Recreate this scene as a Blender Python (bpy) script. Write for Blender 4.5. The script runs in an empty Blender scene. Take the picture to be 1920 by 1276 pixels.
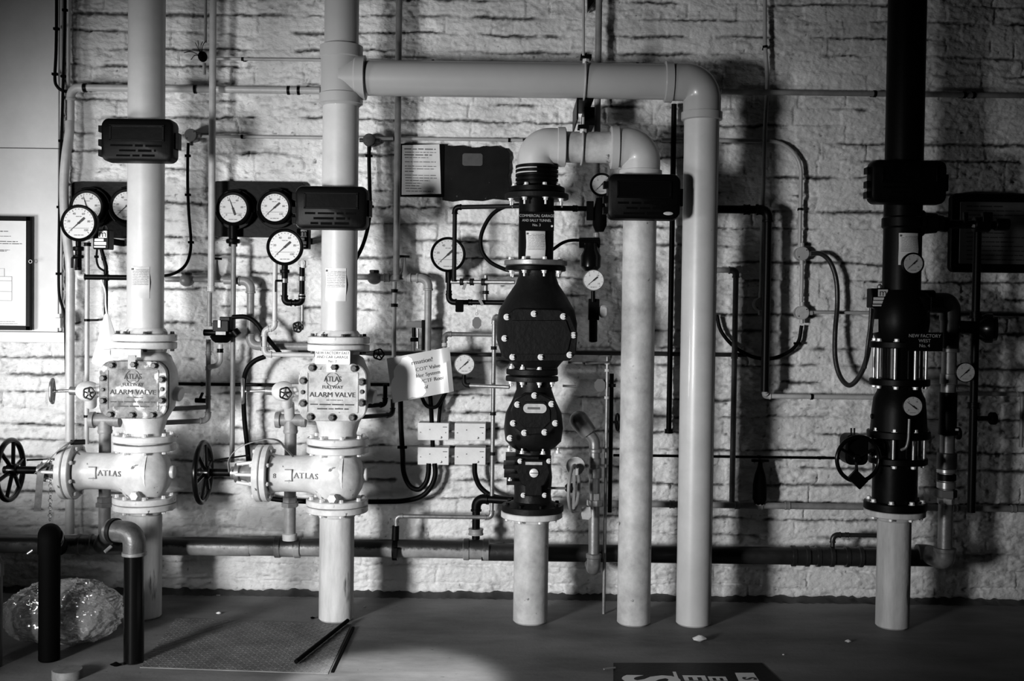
import bpy, math, random
import numpy as np
from mathutils import Vector, Matrix
random.seed(7)
sc = bpy.context.scene
COL = sc.collection
PI = math.pi
# ------------------------------------------------------------------ camera
F, D0, CH = 2080.0, 5.6, 1.43           # focal length in px, camera distance from wall, eye height
PIT, ROLL = math.atan(48/2080), 0.013
fw = Vector((0, math.cos(PIT), -math.sin(PIT)))
u0 = Vector((0, math.sin(PIT), math.cos(PIT)))
x0 = Vector((1, 0, 0))
RX = x0*math.cos(ROLL) + u0*math.sin(ROLL)
UP = -x0*math.sin(ROLL) + u0*math.cos(ROLL)
CAM = Vector((0, -D0, CH))
cd = bpy.data.cameras.new('camera'); cam = bpy.data.objects.new('camera', cd); COL.objects.link(cam)
cd.sensor_width = 36; cd.lens = F*36/1920; cd.clip_start = .05
m = Matrix((RX, UP, -fw)).transposed().to_4x4(); m.translation = CAM; cam.matrix_world = m
sc.camera = cam
sc.view_settings.view_transform = 'Standard'; sc.view_settings.look = 'None'
sc.view_settings.gamma = 1; sc.view_settings.use_curve_mapping = False
sc.view_settings.exposure = 0.0
# ------------------------------------------------------------------ world and lights
w = bpy.data.worlds.new('world'); sc.world = w; w.use_nodes = True
w.node_tree.nodes['Background'].inputs[0].default_value = (1, 1, 1, 1)
w.node_tree.nodes['Background'].inputs[1].default_value = 0.003
def spot(name, loc, tgt, power, size, blend, rad):
    l = bpy.data.lights.new(name, 'SPOT'); l.energy = power; l.spot_size = math.radians(size)
    l.spot_blend = blend; l.shadow_soft_size = rad
    o = bpy.data.objects.new(name, l); COL.objects.link(o); o.location = loc
    o.rotation_euler = (Vector(tgt)-Vector(loc)).to_track_quat('-Z', 'Y').to_euler()
    return o
def area(name, loc, tgt, power, sx, sy, spread=180):
    l = bpy.data.lights.new(name, 'AREA'); l.energy = power; l.shape = 'RECTANGLE'; l.size = sx; l.size_y = sy; l.spread = math.radians(spread)
    o = bpy.data.objects.new(name, l); COL.objects.link(o); o.location = loc
    o.rotation_euler = (Vector(tgt)-Vector(loc)).to_track_quat('-Z', 'Y').to_euler(); return o
spot('doorway_light', (-3.25, -5.4, 1.12), (-.52, 0, .78), 1750, 54, 1.0, .40)
spot('side_window_light', (-4.3, -2.7, .85), (-1.75, -.2, 1.1), 480, 66, 1.0, .45)
spot('floor_light', (-1.2, -3.4, 3.2), (-.46, -1.42, 0), 1700, 13.5, .45, .05)

def P(px, py, d):
    r = fw + RX*((px-960)/F) + UP*((638-py)/F)
    return CAM + r*((D0-d)/r.y)
def s(d): return (D0-d)/F
# ------------------------------------------------------------------ materials
MAT = {}
def mat(name, c, rough=.5, metal=0, topgrime=0, var=.0, vs=8, bump=0, bs=60, spec=.5, coat=0, chips=None, chipc=.02, streak=False):
    m = bpy.data.materials.new(name); m.use_nodes = True; n = m.node_tree.nodes; L = m.node_tree.links
    b = n['Principled BSDF']; b.inputs['Roughness'].default_value = rough; b.inputs['Metallic'].default_value = metal
    b.inputs['Specular IOR Level'].default_value = spec; b.inputs['Coat Weight'].default_value = coat
    b.inputs['Base Color'].default_value = (c, c, c, 1)
    tc = n.new('ShaderNodeTexCoord'); vec = tc.outputs['Object']
    if streak:
        mp = n.new('ShaderNodeMapping'); mp.inputs['Scale'].default_value = (1, 1, .16); L.new(vec, mp.inputs[0]); vec = mp.outputs[0]
    last = None
    if var:
        t = n.new('ShaderNodeTexNoise'); t.inputs['Scale'].default_value = vs; t.inputs['Detail'].default_value = 6; t.inputs['Roughness'].default_value = .65
        L.new(vec, t.inputs['Vector'])
        r = n.new('ShaderNodeMapRange'); r.inputs[1].default_value = .32; r.inputs[2].default_value = .68
        r.inputs[3].default_value = c*(1-var); r.inputs[4].default_value = c*(1+var*.5)
        L.new(t.outputs[0], r.inputs[0]); last = r.outputs[0]
    if chips:
        t = n.new('ShaderNodeTexNoise'); t.inputs['Scale'].default_value = chips[0]; t.inputs['Detail'].default_value = 5; L.new(vec, t.inputs['Vector'])
        r = n.new('ShaderNodeMapRange'); r.inputs[1].default_value = chips[1]; r.inputs[2].default_value = chips[1]+.03
        L.new(t.outputs[0], r.inputs[0])
        mx = n.new('ShaderNodeMix'); mx.data_type = 'FLOAT'; L.new(r.outputs[0], mx.inputs[0])
        if last: L.new(last, mx.inputs[2])
        else: mx.inputs[2].default_value = c
        mx.inputs[3].default_value = chipc; last = mx.outputs[0]
    if topgrime:
        ge = n.new('ShaderNodeNewGeometry'); sp_ = n.new('ShaderNodeSeparateXYZ'); L.new(ge.outputs['Normal'], sp_.inputs[0])
        t = n.new('ShaderNodeTexNoise'); t.inputs['Scale'].default_value = 18; t.inputs['Detail'].default_value = 8; t.inputs['Roughness'].default_value = .75; L.new(tc.outputs['Object'], t.inputs[0])
        ad = n.new('ShaderNodeMath'); ad.operation = 'MULTIPLY_ADD'; L.new(t.outputs[0], ad.inputs[0]); ad.inputs[1].default_value = 1.3; L.new(sp_.outputs['Z'], ad.inputs[2])
        r = n.new('ShaderNodeMapRange'); r.inputs[1].default_value = topgrime+.62; r.inputs[2].default_value = topgrime+.86; L.new(ad.outputs[0], r.inputs[0])
        mx = n.new('ShaderNodeMix'); mx.data_type = 'FLOAT'; L.new(r.outputs[0], mx.inputs[0])
        if last: L.new(last, mx.inputs[2])
        else: mx.inputs[2].default_value = c
        mx.inputs[3].default_value = .012; last = mx.outputs[0]
    if last: L.new(last, b.inputs['Base Color'])
    if bump:
        t = n.new('ShaderNodeTexNoise'); t.inputs['Scale'].default_value = bs; t.inputs['Detail'].default_value = 4; L.new(tc.outputs['Object'], t.inputs['Vector'])
        bp = n.new('ShaderNodeBump'); bp.inputs['Strength'].default_value = bump; bp.inputs['Distance'].default_value = .004
        L.new(t.outputs[0], bp.inputs['Height']); L.new(bp.outputs[0], b.inputs['Normal'])
    MAT[name] = m; return m
mat('riser_paint', .44, .38, var=.12, vs=5, bump=.1, bs=30, chips=(14, .74), chipc=.08, coat=.15)
mat('riser_worn', .42, .55, var=.35, vs=9, bump=.35, bs=40, chips=(16, .68), chipc=.10)
mat('stub_paint', .50, .6, var=.4, vs=10, bump=.4, bs=40, chips=(11, .63), chipc=.1, streak=True)
mat('grey_plastic', .33, .3, var=.06, vs=4, coat=.2)
mat('valve_paint', .58, .38, var=.3, vs=9, bump=.35, bs=35, chips=(22, .68), chipc=.1)
mat('mottled_cover', .17, .6, var=.85, vs=22, bump=.7, bs=45, chips=(16, .56), chipc=.40)
mat('white_cover', .42, .6, var=.4, vs=16, bump=.6, bs=45, chips=(18, .64), chipc=.08)
mat('black_paint', .0016, .4, bump=.1, bs=50, spec=.07)
mat('black_matt', .0012, .7, spec=.03)
mat('black_gloss', .002, .22, bump=.08, bs=30, spec=.2)
mat('dark_grey', .006, .5, var=.4, vs=12, bump=.3, spec=.1)
mat('dark_cast', .006, .45, var=.3, vs=14, bump=.4, bs=50, spec=.12)
mat('cable_black', .0015, .5, spec=.07)
mat('pipe_light', .42, .42, var=.2, vs=12, bump=.2)
mat('pipe_mid', .2, .45, var=.35, vs=12, bump=.3)
mat('conduit', .34, .38, var=.2, vs=10)
mat('header_paint', .26, .4, topgrime=.06, var=.5, vs=7, bump=.5, bs=30)
mat('elbow_grey', .05, .4, var=.5, vs=12, bump=.4)
mat('low_pipe', .14, .4, var=.6, vs=7, bump=.5, bs=30)
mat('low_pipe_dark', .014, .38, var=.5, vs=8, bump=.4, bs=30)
mat('steel', .42, .3, .8, var=.2, vs=20)
mat('dull_steel', .22, .42, .6, var=.3, vs=20, bump=.2)
mat('bolt_steel', .62, .4, .2)
mat('bolt_dark', .05, .5, var=.5, vs=60, bump=.5)
mat('dial_white', .62, .6)
mat('dial_dim', .42, .6)
mat('ink', .01, .6)
mat('ink_soft', .09, .7)
mat('white_label', .8, .5)
mat('label_and_glare_white', 1.0, .6)  # white shared by the device's worn label and the painted glare
mat('paper', .5, .6, var=.15, vs=10)
mat('pocket', .46, .35, var=.1, vs=6)
mat('tag_grey', .09, .6)
mat('tag_light', .4, .5, var=.3, vs=40)
mat('box_white', .6, .5, var=.12, vs=12)
mat('panel_white', .62, .6, var=.16, vs=2.2, bump=.08, bs=120)
mat('strap', .18, .5, var=.5, vs=20)
mat('rubber', .0015, .55, spec=.07)
mat('board_dark', .004, .6, spec=.1, var=.7, vs=9, chips=(30, .69), chipc=.05)
mat('board_patch', .04, .6, var=.3, vs=20)
mat('chart_paper', .72, .5, var=.1, vs=5)
mat('dim_paper', .06, .4, var=.2, vs=8)
mat('white_paint', .8, .6, var=.2, vs=30)
mat('plate_steel', .115, .55, var=.5, vs=6, bump=.3)
mat('stone_bit', .6, .8, bump=.6)
mat('wood_block', .11, .7, var=.4, vs=30)
mat('lettering_white', .75, .6)
mat('worn_letter', .3, .6)

def glass_mat():
    m = bpy.data.materials.new('thin_glass'); m.use_nodes = True; n = m.node_tree.nodes; L = m.node_tree.links
    n.remove(n['Principled BSDF']); t = n.new('ShaderNodeBsdfTransparent'); g = n.new('ShaderNodeBsdfGlossy'); g.inputs['Roughness'].default_value = .08
    mx = n.new('ShaderNodeMixShader'); mx.inputs[0].default_value = .05
    L.new(t.outputs[0], mx.inputs[1]); L.new(g.outputs[0], mx.inputs[2]); L.new(mx.outputs[0], n['Material Output'].inputs[0]); MAT['thin_glass'] = m
glass_mat()
def film_mat():
    m = bpy.data.materials.new('plastic_film'); m.use_nodes = True; n = m.node_tree.nodes; L = m.node_tree.links
    n.remove(n['Principled BSDF']); t = n.new('ShaderNodeBsdfTransparent'); g = n.new('ShaderNodeBsdfGlossy'); g.inputs['Roughness'].default_value = .12
    g.inputs[0].default_value = (.9, .9, .9, 1)
    df = n.new('ShaderNodeBsdfDiffuse'); df.inputs[0].default_value = (.55, .55, .55, 1)
    a = n.new('ShaderNodeMixShader'); a.inputs[0].default_value = .45; L.new(df.outputs[0], a.inputs[1]); L.new(g.outputs[0], a.inputs[2])
    tc = n.new('ShaderNodeTexCoord'); nz = n.new('ShaderNodeTexNoise'); nz.inputs['Scale'].default_value = 7; nz.inputs['Detail'].default_value = 3; L.new(tc.outputs['Object'], nz.inputs[0])
    vm = n.new('ShaderNodeMix'); vm.data_type = 'VECTOR'; vm.inputs[0].default_value = .18; L.new(tc.outputs['Object'], vm.inputs[4]); L.new(nz.outputs['Color'], vm.inputs[5])
    vo = n.new('ShaderNodeTexVoronoi'); vo.feature = 'DISTANCE_TO_EDGE'; vo.inputs['Scale'].default_value = 4.5; L.new(vm.outputs[1], vo.inputs['Vector'])
    bp = n.new('ShaderNodeBump'); bp.inputs['Strength'].default_value = .8; bp.inputs['Distance'].default_value = .03; L.new(vo.outputs['Distance'], bp.inputs['Height'])
    L.new(bp.outputs[0], g.inputs['Normal']); L.new(bp.outputs[0], df.inputs['Normal'])
    lw = n.new('ShaderNodeLayerWeight'); lw.inputs[0].default_value = .35
    mr = n.new('ShaderNodeMapRange'); mr.inputs[3].default_value = .25; mr.inputs[4].default_value = .9; L.new(lw.outputs['Facing'], mr.inputs[0])
    mx = n.new('ShaderNodeMixShader'); L.new(mr.outputs[0], mx.inputs[0])
    L.new(t.outputs[0], mx.inputs[1]); L.new(a.outputs[0], mx.inputs[2]); L.new(mx.outputs[0], n['Material Output'].inputs[0]); MAT['plastic_film'] = m
film_mat()
def cone_film():
    m = bpy.data.materials.new('white_film'); m.use_nodes = True; n = m.node_tree.nodes; L = m.node_tree.links
    b = n['Principled BSDF']; b.inputs['Base Color'].default_value = (.8, .8, .8, 1); b.inputs['Roughness'].default_value = .3
    t = n.new('ShaderNodeBsdfTransparent'); mx = n.new('ShaderNodeMixShader'); mx.inputs[0].default_value = .72
    L.new(t.outputs[0], mx.inputs[1]); L.new(b.outputs[0], mx.inputs[2]); L.new(mx.outputs[0], n['Material Output'].inputs[0]); MAT['white_film'] = m
cone_film()
# ------------------------------------------------------------------ mesh helpers
GL = {}
def glyph(t, ext=0, off=0):
    k = (t, ext, off)
    if k not in GL:
        cu = bpy.data.curves.new('t', 'FONT'); cu.body = t; cu.size = 1; cu.align_x = 'CENTER'; cu.align_y = 'CENTER'
        cu.extrude = ext; cu.offset = off; cu.resolution_u = 3
        o = bpy.data.objects.new('t', cu); COL.objects.link(o); bpy.context.view_layer.update()
        me = bpy.data.meshes.new_from_object(o.evaluated_get(bpy.context.evaluated_depsgraph_get()))
        GL[k] = ([tuple(v.co) for v in me.vertices], [tuple(p.vertices) for p in me.polygons])
        bpy.data.objects.remove(o); bpy.data.curves.remove(cu); bpy.data.meshes.remove(me)
    return GL[k]
def frame(ax):
    ax = Vector(ax).normalized()
    h = Vector((0, 0, 1)) if abs(ax.z) < .9 else Vector((1, 0, 0))
    a = h.cross(ax).normalized(); return a, ax.cross(a).normalized(), ax
class MB:
    def __init__(self): self.v = []; self.f = []
    def ring_surf(self, rings, capA=True, capB=True):
        n = len(rings[0]); b = len(self.v)
        for r in rings: self.v += [tuple(p) for p in r]
        for i in range(len(rings)-1):
            for j in range(n):
                k = (j+1) % n
                self.f.append((b+i*n+j, b+i*n+k, b+(i+1)*n+k, b+(i+1)*n+j))
        if capA: self.f.append(tuple(b+j for j in reversed(range(n))))
        if capB: self.f.append(tuple(b+(len(rings)-1)*n+j for j in range(n)))
        return self
    def tube(self, pts, r, n=18):
        pts = [Vector(p) for p in pts]
        q = [pts[0]]
        for p in pts[1:]:
            if (p-q[-1]).length > 1e-5: q.append(p)
        pts = q; m_ = len(pts)
        if m_ < 2: return self
        T = []
        for i in range(m_):
            a = pts[max(i-1, 0)]; b = pts[min(i+1, m_-1)]
            t = (b-a).normalized()
            if 0 < i < m_-1:
                t = ((pts[i]-a).normalized()+(b-pts[i]).normalized()).normalized()
            T.append(t)
        u, v_, _ = frame(T[0]); rings = []
        for i in range(m_):
            if i:
                u = (u - T[i]*u.dot(T[i])).normalized()
            v_ = T[i].cross(u)
            rr = r[i] if isinstance(r, (list, tuple)) else r
            rings.append([pts[i]+(u*math.cos(2*PI*j/n)+v_*math.sin(2*PI*j/n))*rr for j in range(n)])
        return self.ring_surf(rings)
    def lathe(self, o, ax, prof, n=40, off=0):
        u, v_, a = frame(ax); o = Vector(o)
        rings = [[o+a*t+(u*math.cos(2*PI*j/n+off)+v_*math.sin(2*PI*j/n+off))*max(r, 1e-5) for j in range(n)] for t, r in prof]
        return self.ring_surf(rings)
    def cyl(self, a, b, r, n=24):
        a = Vector(a); b = Vector(b); L = (b-a).length
        c = min(r*.12, L*.2)
        return self.lathe(a, b-a, [(0, r-c), (c, r), (L-c, r), (L, r-c)], n)
    def hexn(self, p, ax, r, h, n=6):
        return self.lathe(p, ax, [(0, r), (h*.8, r), (h, r*.8)], n)
    def torus(self, c, ax, R, r, n=48, m_=12, a0=0, a1=2*PI):
        u, v_, a = frame(ax); c = Vector(c); full = abs(a1-a0) > 6.28
        rings = []
        for i in range(n+1):
            t = a0+(a1-a0)*i/n; dr = u*math.cos(t)+v_*math.sin(t)
            rings.append([c+dr*(R+r*math.cos(2*PI*j/m_))+a*(r*math.sin(2*PI*j/m_)) for j in range(m_)])
        return self.ring_surf(rings, not full, not full)
    def box(self, c, sz, rot=None, bev=None):
        sx, sy, sz_ = [q/2 for q in sz]; c = Vector(c)
        b = min(sx, sy, sz_)*.12 if bev is None else bev
        rt = rot.to_3x3() if rot else Matrix.Identity(3)
        rings = []
        for yy, i in ((-sy, b), (-sy+b, 0), (sy-b, 0), (sy, b)):
            hx, hz = sx-i, sz_-i
            k = b*.9 if i == 0 else b*.5
            pl = [(-hx+k, -hz), (hx-k, -hz), (hx, -hz+k), (hx, hz-k), (hx-k, hz), (-hx+k, hz), (-hx, hz-k), (-hx, -hz+k)]
            rings.append([c+rt @ Vector((x, yy, z)) for x, z in pl])
        return self.ring_surf(rings)
    def plate(self, poly, yf, th, bev=.003, tilt=None):
        """poly in world x,z (ccw seen from -y); front at y=yf, thickness th towards the wall, bevelled"""
        cx = sum(p[0] for p in poly)/len(poly); cz = sum(p[1] for p in poly)/len(poly)
        rings = []
        for y, i in ((yf, bev), (yf+bev, 0), (yf+th, 0)):
            R = []
            for x, z in poly:
                dx, dz = x-cx, z-cz; L = math.hypot(dx, dz); k = (L-i)/L
                R.append(Vector((cx+dx*k, y, cz+dz*k)))
            rings.append(R)
        return self.ring_surf(rings)
    def ell(self, c, rad, n=32, m_=18):
        c = Vector(c); rings = []
        for i in range(m_+1):
            t = -PI/2+PI*i/m_; cr = max(math.cos(t), 1e-4)
            rings.append([c+Vector((rad[0]*cr*math.cos(2*PI*j/n), rad[1]*cr*math.sin(2*PI*j/n), rad[2]*math.sin(t))) for j in range(n)])
        return self.ring_surf(rings)
    def text(self, t, o, size, ux=(1, 0, 0), uy=(0, 0, 1), ext=0, sx=1, off=0):
        vs, fs = glyph(t, ext, off); b = len(self.v); o = Vector(o); ux = Vector(ux).normalized(); uy = Vector(uy).normalized(); uz = ux.cross(uy)
        self.v += [tuple(o+ux*(x*size*sx)+uy*(y*size)+uz*(z*size)) for x, y, z in vs]
        self.f += [tuple(b+i for i in f) for f in fs]; return self
    def bars(self, x0_, x1_, z, y, h, rng, ux=(1, 0, 0), o=None):
        x = x0_
        while x < x1_:
            wl = min(rng.uniform(2, 7)*h, x1_-x)
            self.box((x+wl/2, y, z+rng.uniform(-.05, .05)*h), (wl, .0006, h*rng.uniform(.55, .8)), bev=0)
            x += wl+h*.8
        return self
def rrect(cx, cz, w_, h_, r, k=6):
    out = []
    for sx, sz, a in ((1, -1, -PI/2), (1, 1, 0), (-1, 1, PI/2), (-1, -1, PI)):
        for i in range(k+1):
            t = a+PI/2*i/k
            out.append((cx+sx*(w_/2-r)+r*math.cos(t), cz+sz*(h_/2-r)+r*math.sin(t)))
    return out
BASE = {}
def props(o, label=None, cat=None, group=None, kind=None):
    if label: o['label'] = label
    if cat: o['category'] = cat
    if group: o['group'] = group
    if kind: o['kind'] = kind
    return o
def T(name, label, cat, loc, group=None):
    o = bpy.data.objects.new(name, None); COL.objects.link(o); o.location = loc; o.empty_display_size = .05
    BASE[o.name] = Vector(loc); return props(o, label, cat, group)
def B(mb, name, material, parent=None, label=None, cat=None, group=None, kind=None, smooth=True):
    if parent: base = BASE[parent.name]
    else:
        xs, ys, zs = zip(*mb.v); base = Vector(((min(xs)+max(xs))/2, (min(ys)+max(ys))/2, min(zs)))
    me = bpy.data.meshes.new(name); me.from_pydata([(x-base.x, y-base.y, z-base.z) for x, y, z in mb.v], [], mb.f); me.update()
    me.materials.append(MAT[material])
    if smooth:
        me.polygons.foreach_set('use_smooth', [True]*len(me.polygons)); me.set_sharp_from_angle(angle=math.radians(38))
    o = bpy.data.objects.new(name, me); COL.objects.link(o)
    if parent: o.parent = parent
    else: o.location = base
    BASE[o.name] = base
    return props(o, label, cat, group, kind)
# polyline tools
def snap(pts):
    q = [pts[0].copy()]
    for p in pts[1:]:
        a = q[-1]; p = p.copy(); dx, dz = abs(p.x-a.x), abs(p.z-a.z)
        if dx < .1*dz: p.x = a.x
        elif dz < .1*dx: p.z = a.z
        q.append(p)
    return q
def fillet(pts, R, k=8):
    out = [pts[0]]; arcs = []
    for i in range(1, len(pts)-1):
        a, b, c = pts[i-1], pts[i], pts[i+1]; d1 = (a-b); d2 = (c-b)
        ang = d1.angle(d2)
        t = min(R/math.tan(ang/2) if ang > .02 else R, d1.length*.49, d2.length*.49)
        if PI-ang < .02: out.append(b); continue
        d1.normalize(); d2.normalize()
        p0, p1 = b+d1*t, b+d2*t; arc = []
        rr = t*math.tan(ang/2); bis = (d1+d2).normalized(); cc = b+bis*(rr/math.sin(ang/2))
        va, vb = p0-cc, p1-cc; tot = PI-ang
        for j in range(k+1):
            f = j/k; arc.append(cc+(va*math.sin((1-f)*tot)+vb*math.sin(f*tot))/math.sin(tot))
        out += arc; arcs.append((arc, d1, d2, tot))
    out.append(pts[-1]); return out, arcs
def catmull(pts, k=7):
    p = [pts[0]*2-pts[1]]+pts+[pts[-1]*2-pts[-2]]; out = []
    for i in range(1, len(p)-2):
        for j in range(k):
            t = j/k; a, b, c, d = p[i-1], p[i], p[i+1], p[i+2]
            out.append(.5*((2*b)+(c-a)*t+(2*a-5*b+4*c-d)*t*t+(3*b-a-3*c+d)*t**3))
    out.append(pts[-1]); return out
def nearest(pts, q):
    best = None
    for a, b in zip(pts, pts[1:]):
        ab = b-a; t = max(0, min(1, (q-a).dot(ab)/ab.length_squared)); p = a+ab*t
        dd = (p-q).length
        if best is None or dd < best[0]: best = (dd, p, ab.normalized())
    return best[1], best[2]
def run(name, label, cat, pts, r, material, bend=None, elbow=True, em=None, group=None, clips=(), cm='black_paint', joints=(), jm=None, jr=1.28, jl=None, dosnap=True, cg=None):
    """pipe run: pts (px,py,d), r in px, elbows/couplings/clips as parts"""
    W = [P(*p) for p in pts]
    if dosnap: W = snap(W)
    rw = r*s(pts[0][2]); bd = (bend if bend else r*1.9)*s(pts[0][2])
    path, arcs = fillet(W, bd)
    em = em or material; hasparts = (elbow and arcs) or clips or joints
    if not hasparts:
        return B(MB().tube(path, rw), name, material, label=label, cat=cat, group=group)
    lo = min(W, key=lambda p: p.z)
    root = T(name, label, cat, lo, group)
    B(MB().tube(path, rw), 'pipe', material, root)
    if elbow:
        for arc, d1, d2, tot in arcs:
            if tot < .35: continue
            e = rw*.9; mb = MB(); mb.tube([arc[0]+d1*e]+arc+[arc[-1]+d2*e], rw*1.22)
            for p, dr in ((arc[0]+d1*e, d1), (arc[-1]+d2*e, d2)):
                mb.lathe(p-dr*rw*.35, dr, [(0, rw*1.2), (rw*.1, rw*1.38), (rw*.55, rw*1.38), (rw*.65, rw*1.1)], 20)
            B(mb, 'elbow', em, root)
    for j in joints:
        q, ax = nearest(path, P(j[0], j[1], pts[0][2] if len(j) < 3 else j[2])); L = (jl or r*1.6)*s(pts[0][2])
        mb = MB().lathe(q-ax*L/2, ax, [(0, rw*1.02), (L*.03, rw*jr), (L*.22, rw*jr), (L*.26, rw*(jr-.1)), (L*.74, rw*(jr-.1)), (L*.78, rw*jr), (L*.97, rw*jr), (L, rw*1.02)], 22)
        B(mb, 'coupling', jm or em, root)
    for c in clips:
        q, ax = nearest(path, P(c[0], c[1], pts[0][2])); L = .012
        mb = MB().lathe(q-ax*L/2, ax, [(0, rw*1.05), (0, rw*1.3), (L, rw*1.3), (L, rw*1.05)], 18)
        so = -q.y-rw*.9
        if so > .003: mb.box((q.x, q.y+rw*.9+so/2, q.z), (.011, so, .011))
        B(mb, 'clip', cm, root)
    return root
def cable(name, label, cat, pts, r, material='cable_black', parent=None, clips=(), group=None):
    W = catmull([P(*p) for p in pts]); rw = r*s(pts[0][2])
    if parent: return B(MB().tube(W, rw, 12), name, material, parent)
    if not clips: return B(MB().tube(W, rw, 12), name, material, label=label, cat=cat, group=group)
    root = T(name, label, cat, min(W, key=lambda p: p.z), group); B(MB().tube(W, rw, 12), 'sheath', material, root)
    for c in clips:
        q, ax = nearest(W, P(c[0], c[1], pts[0][2]))
        B(MB().box(q+Vector((0, 0, 0)), (rw*3.6, rw*2.4, .012)), 'clip', 'black_matt', root)
    return root
def bolt(parent, p, ax, r, h, m='bolt_steel', stud=0):
    mb = MB().lathe(Vector(p), ax, [(0, r*1.35), (h*.15, r*1.35), (h*.16, r*.9)], 16)
    mb.hexn(Vector(p)+Vector(ax).normalized()*h*.15, ax, r, h*.85)
    if stud: mb.cyl(Vector(p)+Vector(ax).normalized()*h, Vector(p)+Vector(ax).normalized()*(h+stud), r*.5, 10)
    return B(mb, 'bolt', m, parent)
def flange(parent, c, ax, R, th, n=8, m='valve_paint', bm='bolt_steel', br=.010, side=1, off=.4, ri=0, stud=0, both=False):
    """disc with its bolts; side=+1 bolts stand on the +ax face"""
    a = Vector(ax).normalized(); c = Vector(c)
    fl = B(MB().lathe(c, a, [(0, R*.55), (0, R*.97), (th*.12, R), (th*.88, R), (th, R*.97), (th, R*.55)], 56), 'flange', m, parent)
    u, v_, _ = frame(a); rr = R*.84
    for k in range(n):
        t = 2*PI*(k+off)/n; q = c+(u*math.cos(t)+v_*math.sin(t))*rr
        if side > 0 or both: bolt(fl, q+a*th, a, br, br*1.3, bm, stud)
        if side < 0 or both: bolt(fl, q, -a, br, br*1.3, bm, stud)
    return fl
def wheel(parent, c, ax, R, r, m, nsp=6, hub=.02, dish=0, name='handwheel', wav=0, sr=None):
    u, v_, a = frame(ax); c = Vector(c); mb = MB(); N = 56
    rings = []
    for i in range(N+1):
        t = 2*PI*i/N; RR = R*(1+wav*math.cos(5*t)); dr = u*math.cos(t)+v_*math.sin(t)
        rings.append([c+dr*(RR+r*math.cos(2*PI*j/12))+a*(r*math.sin(2*PI*j/12)) for j in range(12)])
    mb.ring_surf(rings, False, False)
    hb = c+a*dish; mb.lathe(hb-a*hub*.8, a, [(0, hub*.9), (hub*.2, hub), (hub*1.4, hub), (hub*1.6, hub*.8)], 20)
    w_ = B(mb, name, m, parent)
    sp = MB()
    for k in range(nsp):
        t = 2*PI*(k+.25)/nsp; dr = u*math.cos(t)+v_*math.sin(t)
        sp.tube([hb+dr*hub*.7, c+dr*(R-r*.3)], sr or r*.75, 8)
    B(sp, 'spokes', m, w_)
    return w_
FR = Vector((0, -1, 0))
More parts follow.
